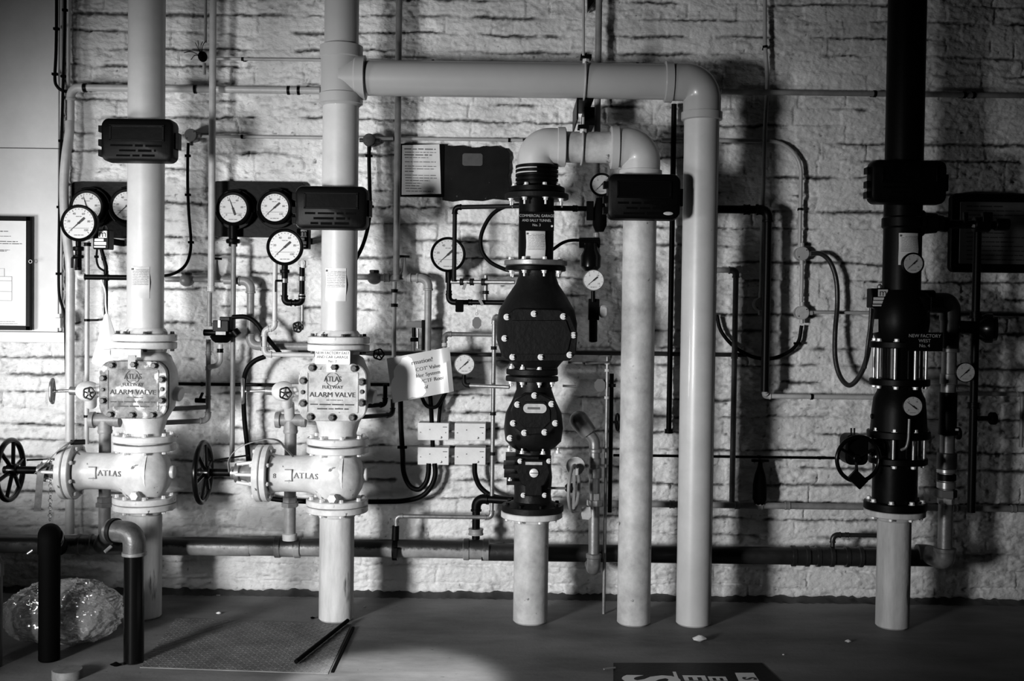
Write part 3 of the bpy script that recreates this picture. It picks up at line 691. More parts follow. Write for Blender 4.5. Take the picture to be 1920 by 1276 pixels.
def stop_valve(cx, label, sph=0):
    z = lambda py: zz(py)
    zc = z(886); root = T('stop_valve', label, 'valve', (cx, -DM, z(946)))
    zt = z(831); zb_ = z(944)
    mb = MB().lathe((cx, -DM, zb_), (0, 0, 1), [(0, .085), (.015, .085), (.03, .082), (.05, .098), (.08, .115), (.12, .126), (.16, .126), (.20, .113), (zt-zb_-.045, .092), (zt-zb_, .088)], 56)
    B(mb, 'body', 'valve_paint', root)
    xl = cx-(268-142)*s(DM)
    B(MB().lathe((xl, -DM, zc), (1, 0, 0), [(0, .075), (.01, .094), (.03, .087), (.06, .084)]+[(cx-xl+o_, brl(o_)) for o_ in (-.17, -.13, -.115, -.10, -.085, -.07, -.05, -.03, 0, .04)], 48), 'barrel', 'valve_paint', root)
    flange(root, (cx, -DM, zt-.035), (0, 0, 1), .143, .031, 8, 'valve_paint', 'bolt_steel', side=-1)
    flange(root, (cx, -DM, zb_+.002), (0, 0, 1), .143, .028, 8, 'valve_paint', 'bolt_steel')
    f1 = flange(root, (xl-.028, -DM, zc), (1, 0, 0), .132, .028, 8, 'valve_paint', 'bolt_steel')
    f2 = flange(root, (xl-.062, -DM, zc), (1, 0, 0), .132, .030, 8, 'valve_paint', 'bolt_steel', side=-1)
    bn = MB().lathe((xl-.062, -DM, zc), (-1, 0, 0), [(0, .075), (.02, .065), (.045, .04), (.075, .032), (.08, .045), (.10, .045), (.105, .03), (.12, .028)], 28)
    B(bn, 'bonnet', 'dull_steel', root)
    for dz, dy in ((.055, -.03), (-.05, -.035), (.0, -.065)):
        B(MB().cyl((xl-.06, -DM+dy, zc+dz), (xl-.15, -DM+dy*.8, zc+dz*.8), .008, 10), 'gland_bolt', 'bolt_steel', root)
    xw = cx-(628-375)*s(DM)
    B(MB().cyl((xl-.1, -DM, zc), (xw-.03, -DM, zc), .018, 18), 'spindle', 'black_paint', root)
    wheel(root, (xw, -DM, zc), (1, 0, 0), .138, .013, 'black_gloss', 6, .03, .012)
    B(MB().hexn((cx-.001, -DM-.118, zb_+.052), (0, -1, 0), .022, .028, 6), 'drain_plug', 'white_paint', root)
    B(MB().cyl((cx+.118, -DM, zc), (cx+.14, -DM, zc), .03, 20), 'side_boss', 'valve_paint', root)
    t = MB(); y = -DM-.087
    for i_, ch in enumerate('ATLAS'):
        xo_ = -.176+.0245*i_
        t.text(ch, (cx+xo_, -DM-brl(xo_)-.0005, zc+.002), .037, (1, -.0 if xo_ < -.12 else -.45, 0), ext=.12, sx=1.0)
    q = cx-.212
    for a in ((q, zc+.03, .032, .004), (q, zc-.022, .032, .004), (q+.016, zc+.004, .004, .055)): t.box((a[0], y+.002, a[1]), (a[2], .008, a[3]))
    if sph: B(MB().text('8', (cx-.275, y, zc), .03, ext=.06), 'cast_number', 'ink_soft', root, smooth=False)
    B(t, 'cast_lettering', 'pipe_mid', root, smooth=False)
    return root
stop_valve(X1, 'cast stop valve marked ATLAS with black handwheel at the left edge', 0)
stop_valve(X2, 'cast stop valve marked ATLAS whose black handwheel stands between the two left columns', 1)
def stub(cx, label, ztop, m_, fm='valve_paint', fr=.143, r=R6*.97, bm='bolt_steel'):
    root = T('stub_pipe', label, 'pipe', (cx, -DM, 0))
    B(MB().cyl((cx, -DM, -.002), (cx, -DM, ztop-.02), r, 56), 'pipe', m_, root)
    flange(root, (cx, -DM, ztop-.030), (0, 0, 1), fr, .028, 8, fm, bm, side=-1)
    B(MB().lathe((cx, -DM, ztop-.055), (0, 0, 1), [(0, r), (.01, r*1.12), (.03, r*1.15)], 40), 'weld_neck', fm, root)
    return root
stub(X1, 'pale stub pipe from the floor up to the far left stop valve', zz(944)+.001, 'stub_paint')
stub(X2, 'pale stub pipe from the floor up to the second stop valve, checker plate in front', zz(944)+.001, 'stub_paint')
# switch boxes strapped to pipes
def switch_box(px0, px1, py0, py1, d, label, cat='switch box', window=True, seed=1, knobs=True):
    a = P(px0, py0, d); b = P(px1, py1, d); cx, cz = (a.x+b.x)/2, (a.z+b.z)/2; W_, H_ = b.x-a.x, a.z-b.z
    root = T('flow_switch_box', label, cat, (cx, -d+.08, b.z))
    mb = MB(); rings = []
    for y, i in ((-d, .014), (-d+.006, .004), (-d+.02, 0), (-d+.075, 0), (-d+.083, .008)):
        rings.append([V(x, y, z) for x, z in rrect(cx, cz, W_-2*i, H_-2*i, .032)])
    mb.ring_surf(rings); B(mb, 'housing', 'black_paint', root)
    if window:
        fr = MB(); x0q, x1q = cx-W_*.36, cx+W_*.36; z1q, z0q = cz+H_*.32, cz-H_*.02
        for q, w_, h_ in (((cx, z1q), x1q-x0q+.01, .008), ((cx, z0q), x1q-x0q+.01, .008), ((x0q, (z0q+z1q)/2), .008, z1q-z0q), ((x1q, (z0q+z1q)/2), .008, z1q-z0q)): fr.box((q[0], -d-.001, q[1]), (w_, .010, h_))
        B(fr, 'window_frame', 'black_paint', root)
        B(MB().box((cx, -d-.0015, (z0q+z1q)/2), (x1q-x0q-.004, .003, z1q-z0q-.004)), 'window', 'black_gloss', root)
        rng = random.Random(seed); tx = MB()
        for k, (l, r_) in enumerate(((-.36, .34), (-.24, .26), (-.28, .27))): tx.bars(cx+l*W_, cx+r_*W_, cz-H_*(.14+.115*k), -d-.0012, H_*.075, rng)
        B(tx, 'embossed_lettering', 'black_matt', root, smooth=False)
    for dz in (.26, -.06, -.30):
        B(MB().box((a.x-.006, -d+.045, cz+dz*H_), (.022, .05, H_*.15)), 'hinge', 'black_paint', root)
    B(MB().box((b.x+.004, -d+.05, cz-.0), (.02, .05, H_*.38)), 'latch', 'black_paint', root)
    return root
switch_box(188, 325, 220, 303, .62, 'black moulded switch box with window on the far left riser', seed=2)
switch_box(553, 688, 347, 430, .62, 'black moulded switch box with window on the second riser beside twin gauges', seed=3)
sb = switch_box(1140, 1276, 324, 412, .62, 'black moulded switch box on the gooseneck drop pipe', seed=4)
B(MB().ell(P(1253, 400, .625), (.022, .003, .008)), 'chipped_patch', 'tag_light', sb)
switch_box(1636, 1776, 298, 382, .62, 'black moulded switch box on the black riser at far right', seed=5)
# sheets taped to pipes
paper_on_pipe('instruction_sheet', 'pale notice sheet taped round the far left riser', X1, zz(529, 260, .55), .080, .145, R6, -DM, 'paper', lean=.04)
paper_on_pipe('instruction_sheet', 'white notice sheet taped round the second riser', X2, zz(533, 628, .55), .095, .150, R6, -DM, 'chart_paper', lean=-.05)
# ================================================================== CENTRAL DARK VALVE COLUMN
XC = wx(1003, 600)
def zc_(py, d=DM): return P(1003, py, d).z
# grooved coupling
root = T('grooved_coupling', 'black ribbed coupling below the left gooseneck elbow', 'pipe fitting', (XC, -DM, zc_(346)))
mb = MB(); pr = []
z0q = zc_(349); h = zc_(309)-z0q
for k in range(5): 
    t = h*k/5; pr += [(t, .0915), (t+h*.03, .099), (t+h*.14, .099), (t+h*.17, .0915)]
B(mb.lathe((XC, -DM, z0q), (0, 0, 1), pr, 44), 'ribs', 'black_paint', root)
root = T('spool_pipe', 'black flanged spool pipe in the central column with name lettering', 'pipe', (XC, -DM, zc_(492)))
zt, zb_ = zc_(352), zc_(512)
B(MB().cyl((XC, -DM, zb_), (XC, -DM, zt), R6*.98, 48), 'pipe', 'black_paint', root)
flange(root, (XC, -DM, zc_(362)), (0, 0, 1), .130, .026, 8, 'black_paint', 'bolt_steel', br=.0105)
flange(root, (XC, -DM, zc_(374)), (0, 0, 1), .148, .026, 8, 'dark_grey', 'bolt_steel', side=-1, br=.0105, stud=.018)
flange(root, (XC, -DM, zc_(498)), (0, 0, 1), .146, .024, 8, 'dull_steel', 'bolt_steel', br=.0105)
zt = zc_(414, .55)
pl = B(MB().box((XC, -DM-R6-.004, zt), (R6*1.92, .006, .085)), 'name_plate', 'black_paint', root)
tx = MB(); y = -DM-R6-.0082
tx.text('COMMERCIAL GARAGE', (XC, y, zt+.024), .0175, sx=.86); tx.text('AND SALLY TUNNEL', (XC, y, zt+.003), .0165, sx=.86); tx.text('No. 3', (XC, y, zt-.018), .0165)
B(tx, 'lettering', 'worn_letter', pl, smooth=False)
B(MB().cyl((XC+.07, y+.001, zt-.022), (XC+.07, y-.004, zt-.022), .005, 10), 'rivet', 'bolt_steel', pl)
paper_on_pipe('instruction_sheet', 'pale notice sheet stuck on the black central spool pipe', XC-.003, zc_(463, .55), .088, .148, R6, -DM, 'paper')
# dry pipe valve: upper body
root = T('dry_pipe_valve', 'large dark bell-shaped valve body with studded cover in the central column', 'valve', (XC, -DM, zc_(702)))
zt = zc_(504); zb_ = zc_(702); Hh = zt-zb_
B(MB().lathe((XC+.008, -DM, zb_), (0, 0, 1), [(0, .10), (.035, .10), (.06, .12), (.10, .165), (.16, .185), (.24, .188), (.30, .175), (.36, .14), (.42, .10), (Hh-.03, .086), (Hh, .086)], 56), 'body', 'dark_cast', root)
flange(root, (XC, -DM, zc_(508)), (0, 0, 1), .140, .022, 8, 'black_paint', 'bolt_steel', side=-1, br=.0105, stud=.014)
flange(root, (XC-.01, -DM, zc_(702)), (0, 0, 1), .120, .028, 8, 'dark_grey', 'bolt_steel', br=.0105, stud=.008)
dq = .66; pts = [(941, 640), (949, 590), (965, 578), (1050, 580), (1070, 592), (1083, 625), (1080, 662), (1068, 676), (958, 678), (944, 668)]
poly = [(P(x, y, dq).x, P(x, y, dq).z) for x, y in pts][::-1]
poly = poly if True else poly
B(MB().plate([(x*1.0, z) for x, z in poly], -dq+.02, .10, .004), 'cover_neck', 'dark_cast', root)
cv = B(MB().plate(poly, -dq, .022, .005), 'cover', 'dark_cast', root)
pin = [(960, 600), (1062, 600), (1072, 628), (1066, 656), (1058, 664), (960, 664)]
B(MB().plate([(P(x, y, dq).x, P(x, y, dq).z) for x, y in pin][::-1], -dq-.008, .01, .004), 'raised_panel', 'dark_cast', cv)
for x, y in ((950, 594), (1001, 588), (1056, 593), (1075, 628), (1068, 665), (1014, 669), (961, 669), (946, 634)): bolt(cv, P(x, y, dq), FR, .0105, .014)
# lower body
root = T('angle_valve', 'dark rounded valve with oval name plate below the bell-shaped valve', 'valve', (XC, -DM, zc_(858)))
zb_ = zc_(862); Hh = zc_(704)-zb_; xo = XC
B(MB().lathe((xo, -DM, zb_), (0, 0, 1), [(0, .082), (.05, .082), (.06, .10), (.09, .130), (.15, .138), (.22, .13), (.28, .10), (.33, .082), (Hh, .085)], 52), 'body', 'dark_cast', root)
flange(root, (XC-.01, -DM, zc_(714)), (0, 0, 1), .122, .024, 8, 'dark_cast', 'bolt_steel', side=-1, br=.0105, stud=.01)
dq = .62; pts = [(963, 800), (958, 772), (966, 750), (985, 738), (1015, 738), (1038, 750), (1046, 772), (1046, 796), (1030, 812), (985, 816)]
poly = [(P(x, y, dq).x, P(x, y, dq).z) for x, y in pts][::-1]
B(MB().plate(poly, -dq+.02, .12, .004), 'cover_neck', 'dark_cast', root)
cv = B(MB().plate(poly, -dq, .022, .006), 'cover', 'dark_cast', root)
pin = [(972, 790), (975, 765), (985, 752), (1022, 752), (1032, 768), (1032, 790), (1020, 802), (984, 802)]
B(MB().plate([(P(x, y, dq).x, P(x, y, dq).z) for x, y in pin][::-1], -dq-.007, .01, .003), 'raised_panel', 'dark_cast', cv)
for x, y in ((1002, 741), (970, 758), (1034, 757), (962, 793), (1041, 793), (983, 811), (1021, 810), (956, 821)): bolt(cv, P(x, y, dq), FR, .0105, .014)
c = P(1003, 765, dq); np_ = B(MB().plate(rrect(c.x, c.z, .105, .042, .02), -dq-.012, .005, .001), 'oval_name_plate', 'tag_light', cv)
tx = MB(); tx.bars(c.x-.034, c.x+.034, c.z, -dq-.0125, .018, random.Random(8)); B(tx, 'lettering', 'ink_soft', np_, smooth=False)
# gate valve
root = T('gate_valve', 'dark gate valve with cooling fins, slotted screw and shield-shaped cover', 'valve', (XC, -DM, zc_(948)))
zb_ = zc_(950); Hh = zc_(853)-zb_
B(MB().lathe((XC, -DM, zb_), (0, 0, 1), [(0, .125), (.012, .13), (.03, .09), (.06, .085), (.14, .09), (.19, .085), (Hh, .085)], 48), 'body', 'dark_cast', root)
for py, x0q in ((857, 948), (873, 944), (889, 945), (903, 950)):
    a = P(x0q, py, .55); b = P(1010, py, .55); B(MB().box(((a.x+b.x)/2, -.5, a.z), (b.x-a.x, .17, .018)), 'fin', 'dark_cast', root)
dq = .61; pts = [(974, 862), (1026, 862), (1032, 885), (1022, 908), (1016, 912), (1016, 930), (985, 930), (985, 912), (976, 906), (970, 885)]
cv = B(MB().plate([(P(x, y, dq).x, P(x, y, dq).z) for x, y in pts][::-1], -dq, .09, .006), 'cover', 'dark_cast', root)
for x, y in ((975, 864), (1029, 864), (981, 928), (1021, 928)): bolt(cv, P(x, y, dq), FR, .0085, .012)
a = P(1001, 886, dq); sw = B(MB().lathe(a, FR, [(0, .02), (.008, .02), (.011, .016)], 24), 'slotted_screw', 'bolt_steel', cv)
B(MB().box(a+V(0, -.0115, 0), (.034, .002, .0035)), 'slot', 'ink', sw)
a = P(1001, 868, dq); B(MB().box(a+V(0, -.004, 0), (.076, .006, .013)), 'name_strip', 'tag_light', cv)
flange(root, (XC, -DM, zc_(957)), (0, 0, 1), .145, .03, 8, 'dark_grey', 'black_paint')
for px, py in ((955, 845), (979, 850), (1018, 851), (1046, 849), (956, 903)): bolt(root, P(px, py, .57), (0, 0, 1), .010, .014, stud=.01)
stub(XC-.003, 'weathered stub pipe with flaking paint below the central gate valve', zc_(957)+.001, 'riser_worn', 'stub_paint', .143)
# side handwheel and tag of the gate valve
root = T('side_handwheel', 'pale round-edged handwheel on a rod right of the central gate valve', 'handwheel', P(1080, 962, .5))
c = P(1076, 915, .5)
B(MB().torus(c, (.96, -.28, 0), .105, .008, 48, 10), 'rim', 'pipe_mid', root)
B(MB().box(c, (.012, .02, .2)), 'spoke', 'pipe_mid', root)
B(MB().lathe(c-V(.04, -.01, 0), (1, 0, 0), [(0, .012), (.01, .022), (.035, .022), (.045, .012)], 18), 'hub', 'dark_grey', root)
B(MB().cyl(c-V(.13, 0, 0), c-V(.03, 0, 0), .006, 10), 'rod', 'steel', root)
B(MB().lathe(P(1079, 873, .45), FR, [(0, .043), (.003, .043)], 36), 'disc_tag', 'tag_light', label='round pale metal disc hanging behind the side handwheel', cat='tag')
B(MB().plate([(P(x, y, .46).x, P(x, y, .46).z) for x, y in ((1090, 950), (1107, 950), (1109, 968), (1104, 974), (1092, 973), (1090, 965))][::-1], -.46, .003, .0006), 'metal_tag', 'tag_light', label='square pale metal tag hanging left of the steel pipe union', cat='tag')
# ================================================================== RIGHT BLACK COLUMN
XR = wx(1691, 500)
def zr(py, d=DM): return P(1691, py, d).z
root = T('riser_pipe', 'black riser pipe at far right, nearly lost in shadow', 'pipe', (XR, -DM, zr(405)))
B(MB().cyl((XR, -DM, zr(548)), (XR, -DM, 3.5), R6*1.04, 48), 'pipe', 'black_paint', root)
B(MB().cyl((XR, -DM, zr(430)), (XR, -DM, zr(405)), R6*1.14, 48), 'clamp_band', 'black_paint', root)
B(MB().lathe((XR, -DM, zr(418)), (1, -.1, 0), [(0, .06), (.09, .06), (.10, .05), (.15, .045), (.155, .038), (.18, .035)], 30), 'outlet', 'black_paint', root)
paper_on_pipe('instruction_sheet', 'pale notice sheet stuck on the black riser at far right', XR+.0, zr(466, .55), .088, .145, R6*1.04, -DM, 'paper')
root = T('deluge_valve', 'black ribbed valve body with name lettering in the far right column', 'valve', (XR, -DM, zr(655)))
zb_ = zr(652); Hh = zr(545)-zb_
B(MB().lathe((XR, -DM, zb_), (0, 0, 1), [(0, .10), (.03, .105), (.06, .12), (.12, .128), (.18, .125), (.23, .11), (Hh, .094)], 48), 'body', 'black_paint', root)
flange(root, (XR, -DM, zb_), (0, 0, 1), .138, .03, 8, 'black_paint', 'bolt_steel', br=.011)
zt = zr(640, .62); cxn = wx(1736, 640, .62)
pl = B(MB().box((cxn, -.60, zt), (.165, .008, .085)), 'name_plate', 'black_matt', root)
tx = MB(); tx.text('NEW FACTORY', (cxn, -.6055, zt+.026), .021, sx=.98); tx.text('WEST', (cxn, -.6055, zt+.004), .021); tx.text('No. 4', (cxn, -.6055, zt-.018), .021)
B(tx, 'lettering', 'worn_letter', pl, smooth=False)
def tie(root, z0q, z1q, n=8):
    for k in range(n):
        t = 2*PI*(k+.35)/n; x, y = XR+.116*math.cos(t), -DM+.116*math.sin(t)
        mb = MB().cyl((x, y, z0q), (x, y, z1q), .0075, 12); B(mb, 'tie_rod', 'steel', root)
root = T('check_valve', 'black spool with bright tie rods below the lettered valve at far right', 'valve', (XR, -DM, zr(722)))
B(MB().lathe((XR, -DM, zr(716)), (0, 0, 1), [(0, .085), (.17, .085)], 40), 'body', 'black_gloss', root)
flange(root, (XR, -DM, zr(722)), (0, 0, 1), .135, .032, 8, 'black_paint', 'bolt_steel', br=.011, side=-1)
tie(root, zr(712), zr(652))
root = T('check_valve', 'black barrel-shaped valve body between two tie-rod spools at far right', 'valve', (XR, -DM, zr(818)))
zb_ = zr(818); Hh = zr(723)-zb_
B(MB().lathe((XR, -DM, zb_), (0, 0, 1), [(0, .13), (.02, .128), (.06, .125), (.12, .122), (.18, .115), (.21, .10), (Hh, .095)], 48), 'body', 'black_paint', root)
flange(root, (XR, -DM, zr(820)), (0, 0, 1), .142, .035, 8, 'black_paint', 'bolt_steel', br=.011)
B(MB().cyl(P(1633, 780, .45), P(1643, 780, .45), .012), 'side_plug', 'black_paint', root)
root = T('butterfly_valve', 'black valve with tie rods and gear box wheel above the far right stub pipe', 'valve', (XR, -DM, zr(955)))
B(MB().lathe((XR, -DM, zr(862)), (0, 0, 1), [(0, .085), (.11, .085)], 40), 'body', 'black_gloss', root)
flange(root, (XR, -DM, zr(868)), (0, 0, 1), .132, .03, 8, 'black_paint', 'bolt_steel', br=.011, side=-1)
tie(root, zr(860), zr(820))
B(MB().cyl((XR-.012, -DM, zr(950)), (XR-.012, -DM, zr(866)), R6*1.22, 44), 'lower_pipe', 'black_paint', root)
flange(root, (XR-.008, -DM, zr(954)), (0, 0, 1), .142, .038, 8, 'black_paint', 'bolt_steel', br=.011)
a = P(1604, 842, .5); gb = B(MB().plate(rrect(a.x, a.z, .105, .14, .03), -.53, .10, .01), 'gear_box', 'black_paint', root)
B(MB().cyl(P(1630, 838, .48), P(1655, 838, .48), .04), 'gear_neck', 'black_paint', root)
for px in (1596, 1602): B(MB().cyl(P(px, 802, .5), P(px, 818, .5), .004, 8), 'position_stud', 'black_paint', gb)
c = P(1609, 860, .56); wh = wheel(root, c, (.15, -1, .0), .102, .0095, 'black_gloss', 3, .018, -.02)
B(MB().box(P(1608, 898, .58), (.075, .022, .055), Matrix.Rotation(.75, 3, 'Y')), 'grip', 'black_paint', wh)
for k in range(4): pass
stub(wx(1675, 1070), 'pale stub pipe at far right standing alone in the shadow', zr(954)+.002, 'stub_paint', 'stub_paint', .138, R6*.92)
# ================================================================== PANELS, BOARDS, NOTICES ON THE WALL
def wallplate(px0, px1, py0, py1, d, th, r, mt, name, label, cat, parent=None):
    a, b = P(px0, py0, d), P(px1, py1, d)
    mb = MB().plate(rrect((a.x+b.x)/2, (a.z+b.z)/2, b.x-a.x, a.z-b.z, r), -d, th, .002)
    return B(mb, name, mt, parent, label=label, cat=cat)
def writing(parent, px0, px1, py0, py1, d, lines, seed, m='ink_soft', name='writing', hh=.35, skew=0, head=True):
    rng = random.Random(seed); mb = MB()
    for k in range(lines):
        py = py0+(py1-py0)*(k+.5)/lines
        a, b = P(px0, py+skew, d), P(px1, py, d); L = rng.uniform(.45, 1)
        mb.bars(a.x, a.x+(b.x-a.x)*L, a.z, -d-.0005, (py1-py0)/lines*s(d)*(hh*1.3 if head and k == 0 else hh), rng)
    return B(mb, name, m, parent, smooth=False)
wallplate(134, 262, 340, 446, .05, .045, .02, 'dark_grey', 'gauge_board', 'dark grey board for twin gauges behind the far left riser', 'board')
wallplate(399, 570, 339, 445, .05, .045, .025, 'black_paint', 'gauge_board', 'black board carrying twin gauges between the two left risers', 'board')
# framed chart on the left boarding
root = T('framed_chart', 'pale paper chart in a thin black frame cut by the left edge', 'framed chart', P(20, 620, .08))
a, b = P(-90, 404, .08), P(56, 619, .08); fw_ = .021
fr = MB()
fr.box(((a.x+b.x)/2, -.068, a.z-fw_/2), (b.x-a.x, .026, fw_)); fr.box(((a.x+b.x)/2, -.068, b.z+fw_/2), (b.x-a.x, .026, fw_)); fr.box((b.x-fw_/2, -.068, (a.z+b.z)/2), (fw_, .026, a.z-b.z)); fr.box((a.x+fw_/2, -.068, (a.z+b.z)/2), (fw_, .026, a.z-b.z))
B(fr, 'frame', 'black_paint', root)
sh = B(MB().box(((a.x+b.x)/2, -.056, (a.z+b.z)/2), (b.x-a.x-fw_, .012, a.z-b.z-fw_)), 'sheet', 'chart_paper', root)
dg = MB(); y = -.0632
for x0q, y0q, x1q, y1q in ((-20, 503, 8, 503), (8, 503, 8, 518), (-20, 518, 22, 518), (22, 518, 22, 563), (-20, 526, 22, 526), (-20, 546, 22, 546), (-20, 563, 22, 563)):
    p, q = P(x0q, y0q, .063), P(x1q, y1q, .063); dg.box(((p.x+q.x)/2, y, (p.z+q.z)/2), (max(abs(q.x-p.x), .001), .0006, max(abs(q.z-p.z), .001)), bev=0)
rng = random.Random(5)
for py, x1q, hh in ((433, 15, .006), (442, 20, .004), (452, 33, .006), (456, 41, .005), (468, 18, .004), (470, 12, .005), (488, -2, .004), (602, 28, .003), (606, 33, .003), (611, 25, .003)):
    p, q = P(-30, py, .063), P(x1q, py, .063); dg.bars(p.x, q.x, p.z, y, hh, rng)
B(dg, 'diagram', 'ink_soft', root, smooth=False)
B(MB().torus(P(57, 490, .09), FR, .008, .0015, 16, 6), 'hanging_eye', 'steel', root)
# wall notice and dark board
root = T('wall_notice', 'white typed notice on a black backing right of the thin vertical pipe', 'notice', P(788, 366, .03))
a, b = P(750, 269, .03), P(832, 369, .03); B(MB().box(((a.x+b.x)/2, -.018, (a.z+b.z)/2), (b.x-a.x, .03, a.z-b.z)), 'backing', 'black_matt', root)
c4 = [(754, 272), (824, 270), (827, 363), (753, 365)]
B(MB().plate([(P(x, y, .037).x, P(x, y, .037).z) for x, y in c4][::-1], -.036, .004, .0005), 'sheet', 'paper', root)
mb = MB(); rng = random.Random(12)
for k, (py, l, r_) in enumerate(((279, 758, 817), (285, 759, 818), (290, 758, 810), (295, 759, 803), (303, 759, 817), (311, 759, 818), (316, 759, 815), (321, 759, 777), (328, 759, 818), (333, 760, 819), (338, 760, 806), (343, 760, 790), (348, 760, 786), (353, 760, 790), (358, 761, 812))):
    p, q = P(l, py, .037), P(r_, py-1.5, .037); mb.bars(p.x, q.x, p.z, -.0367, .008 if k in (0, 2) else .005, rng)
B(mb, 'typing', 'ink_soft', root, smooth=False)
root = T('notice_board', 'dark grimy board with small grey patch beside the white typed notice', 'board', P(890, 375, .03))
rng = random.Random(4); pts = []
for i in range(15): pts.append((829+i*8.6, 274+rng.uniform(-2, 3)+(5 if i > 12 else 0)))
for i in range(8): pts.append((954+rng.uniform(-2, 2), 288+i*10))
pts += [(948, 374), (925, 372), (905, 376), (870, 374), (848, 377), (829, 374)]
B(MB().plate([(P(x, y, .03).x, P(x, y, .03).z) for x, y in pts][::-1], -.028, .028, .002), 'board', 'board_dark', root)
a, b = P(867, 287, .03), P(905, 311, .03); B(MB().plate(rrect((a.x+b.x)/2, (a.z+b.z)/2, b.x-a.x, a.z-b.z, .012), -.0305, .003, .001), 'grey_patch', 'board_patch', root)
# dim framed sign on the right
root = T('framed_sign', 'dim printed sign in a thick black frame at the right edge', 'framed sign', P(1850, 512, .06))
a, b = P(1787, 361, .06), P(1990, 512, .06); cx, cz, W_, H_ = (a.x+b.x)/2, (a.z+b.z)/2, b.x-a.x, a.z-b.z
B(MB().plate(rrect(cx, cz, W_, H_, .03), -.045, .04, .004), 'frame', 'black_paint', root)
B(MB().plate(rrect(cx, cz, W_-.085, H_-.085, .005), -.048, .01, .001), 'sheet', 'dim_paper', root)
writing(root, 1812, 1960, 382, 490, .049, 13, 31, m='ink')
# small white switch on ledge
B(MB().box(P(109, 605, .075), (.034, .03, .05)).box(P(109, 592, .07), (.02, .012, .02)), 'socket_box', 'box_white', label='tiny white box with dark knob at the corner of the white boarding', cat='switch')
# hanging tilted information sheet
root = T('information_sheet', 'tilted pale information sheet with painted glare patch hanging between second and central columns', 'notice', P(790, 755, .27))
dq = .27; cs = [P(736, 755, dq), P(851, 733, dq), P(843, 650, dq), P(724, 672, dq)]
mb = MB(); n = 14; N = n+1
def sp(u, v_):
    p = (cs[0]*(1-u)+cs[1]*u)*(1-v_)+(cs[3]*(1-u)+cs[2]*u)*v_
    return p+V(0, -.012*math.sin(PI*u)-.022*math.exp(-((u-.93)/.08)**2)*(1-.5*v_)+.02*math.exp(-((u)/.08)**2)*v_, 0)
for o_ in (0, .001):
    for j in range(N):
        for i in range(N): mb.v.append(tuple(sp(i/n, j/n)+V(0, o_, 0)))
K = N*N
for j in range(n):
    for i in range(n):
        a = j*N+i; mb.f.append((a, a+1, a+N+1, a+N)); mb.f.append((K+a, K+a+N, K+a+N+1, K+a+1))
for i in range(n):
    mb.f.append((i, K+i, K+i+1, i+1)); t = n*N+i; mb.f.append((t, t+1, K+t+1, K+t)); a = i*N; mb.f.append((a, a+N, K+a+N, K+a)); a += n; mb.f.append((a, K+a, K+a+N, a+N))
sh = B(mb, 'sheet', 'pocket', root)
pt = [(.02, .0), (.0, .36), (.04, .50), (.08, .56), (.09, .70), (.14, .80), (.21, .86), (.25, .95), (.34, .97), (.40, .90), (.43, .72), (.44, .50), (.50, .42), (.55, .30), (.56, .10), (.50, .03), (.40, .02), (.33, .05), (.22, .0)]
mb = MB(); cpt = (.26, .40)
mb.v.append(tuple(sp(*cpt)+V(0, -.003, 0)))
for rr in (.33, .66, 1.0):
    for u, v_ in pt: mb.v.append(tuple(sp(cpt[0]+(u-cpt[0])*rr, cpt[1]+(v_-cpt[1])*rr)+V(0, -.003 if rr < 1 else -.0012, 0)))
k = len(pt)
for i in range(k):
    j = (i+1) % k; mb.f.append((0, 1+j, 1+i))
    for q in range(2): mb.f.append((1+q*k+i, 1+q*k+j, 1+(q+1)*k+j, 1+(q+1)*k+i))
B(mb, 'painted_glare', 'label_and_glare_white', sh)  # glare on the plastic pocket, painted as an irregular white patch
ux = (cs[1]-cs[0]).normalized(); uy = (cs[3]-cs[0]).normalized(); tx = MB()
for t, u, v_, sz in (('rmation!', .55, .80, .030), ("COT' Valve", .63, .63, .025), ('kler System', .62, .49, .025), ('(WCTF Room', .66, .35, .025), ('of', .565, .21, .023)):
    tx.text(t, sp(u, v_)+V(0, -.003, 0), sz, ux, uy)
B(tx, 'printing', 'ink_soft', sh, smooth=False)
# ================================================================== GAUGES
gauge(163, 388, .12, 33, 108, 'round gauge on the left board, partly hidden behind the big front gauge', flangeback=True, group=None)
gauge(238, 386, .12, 33, 222, 'round gauge on the left board, half covered by the far left riser', flangeback=True)
gauge(148, 418, .36, 34.5, 222, 'big round gauge in front at far left, standing on a dark stem', stem=[(147, 448, 147, 470, 5), (147, 462, 147, 470, 10), (147, 468, 147, 512, 6), (147, 478, 147, 484, 10)], rimw=.17)
gauge(437, 391, .12, 32, 110, 'left gauge of the pair on the black board, needle near upright', flangeback=True, stem=[(437, 420, 437, 462, 8), (437, 448, 437, 456, 13)])
gauge(515, 389, .12, 32, 222, 'right gauge of the pair on the black board', flangeback=True)
gauge(534, 463, .36, 34.5, 222, 'big round gauge below the twin gauge board, left of second riser', stem=[(534, 495, 534, 522, 6), (534, 505, 534, 512, 9)], rimw=.17)
gauge(840, 477, .16, 33, 222, 'round gauge behind a thin vertical pipe, right of second riser', rimw=.15, stem=[(842, 508, 842, 530, 7)])
gauge(1128, 346, .28, 22, 225, 'small black-rimmed gauge peeping out left of the gooseneck switch box', big=False, dial='dial_dim', rimw=.2)
gauge(1113, 525, .45, 20, 220, 'small bare-rimmed gauge hanging right of the bell-shaped valve neck', big=False, rim='dull_steel', rimw=.08, stem=[(1112, 545, 1112, 566, 4)])
gauge(871, 683, .3, 19.5, 222, 'small gauge on an elbowed stem right of the tilted information sheet', big=False, rim='dull_steel', rimw=.1, stem=[(870, 700, 870, 712, 4)])
gauge(1712, 494, .62, 21, 222, 'small gauge in front of the black riser at far right, below its notice', big=False, rimw=.17, dial='dial_dim')
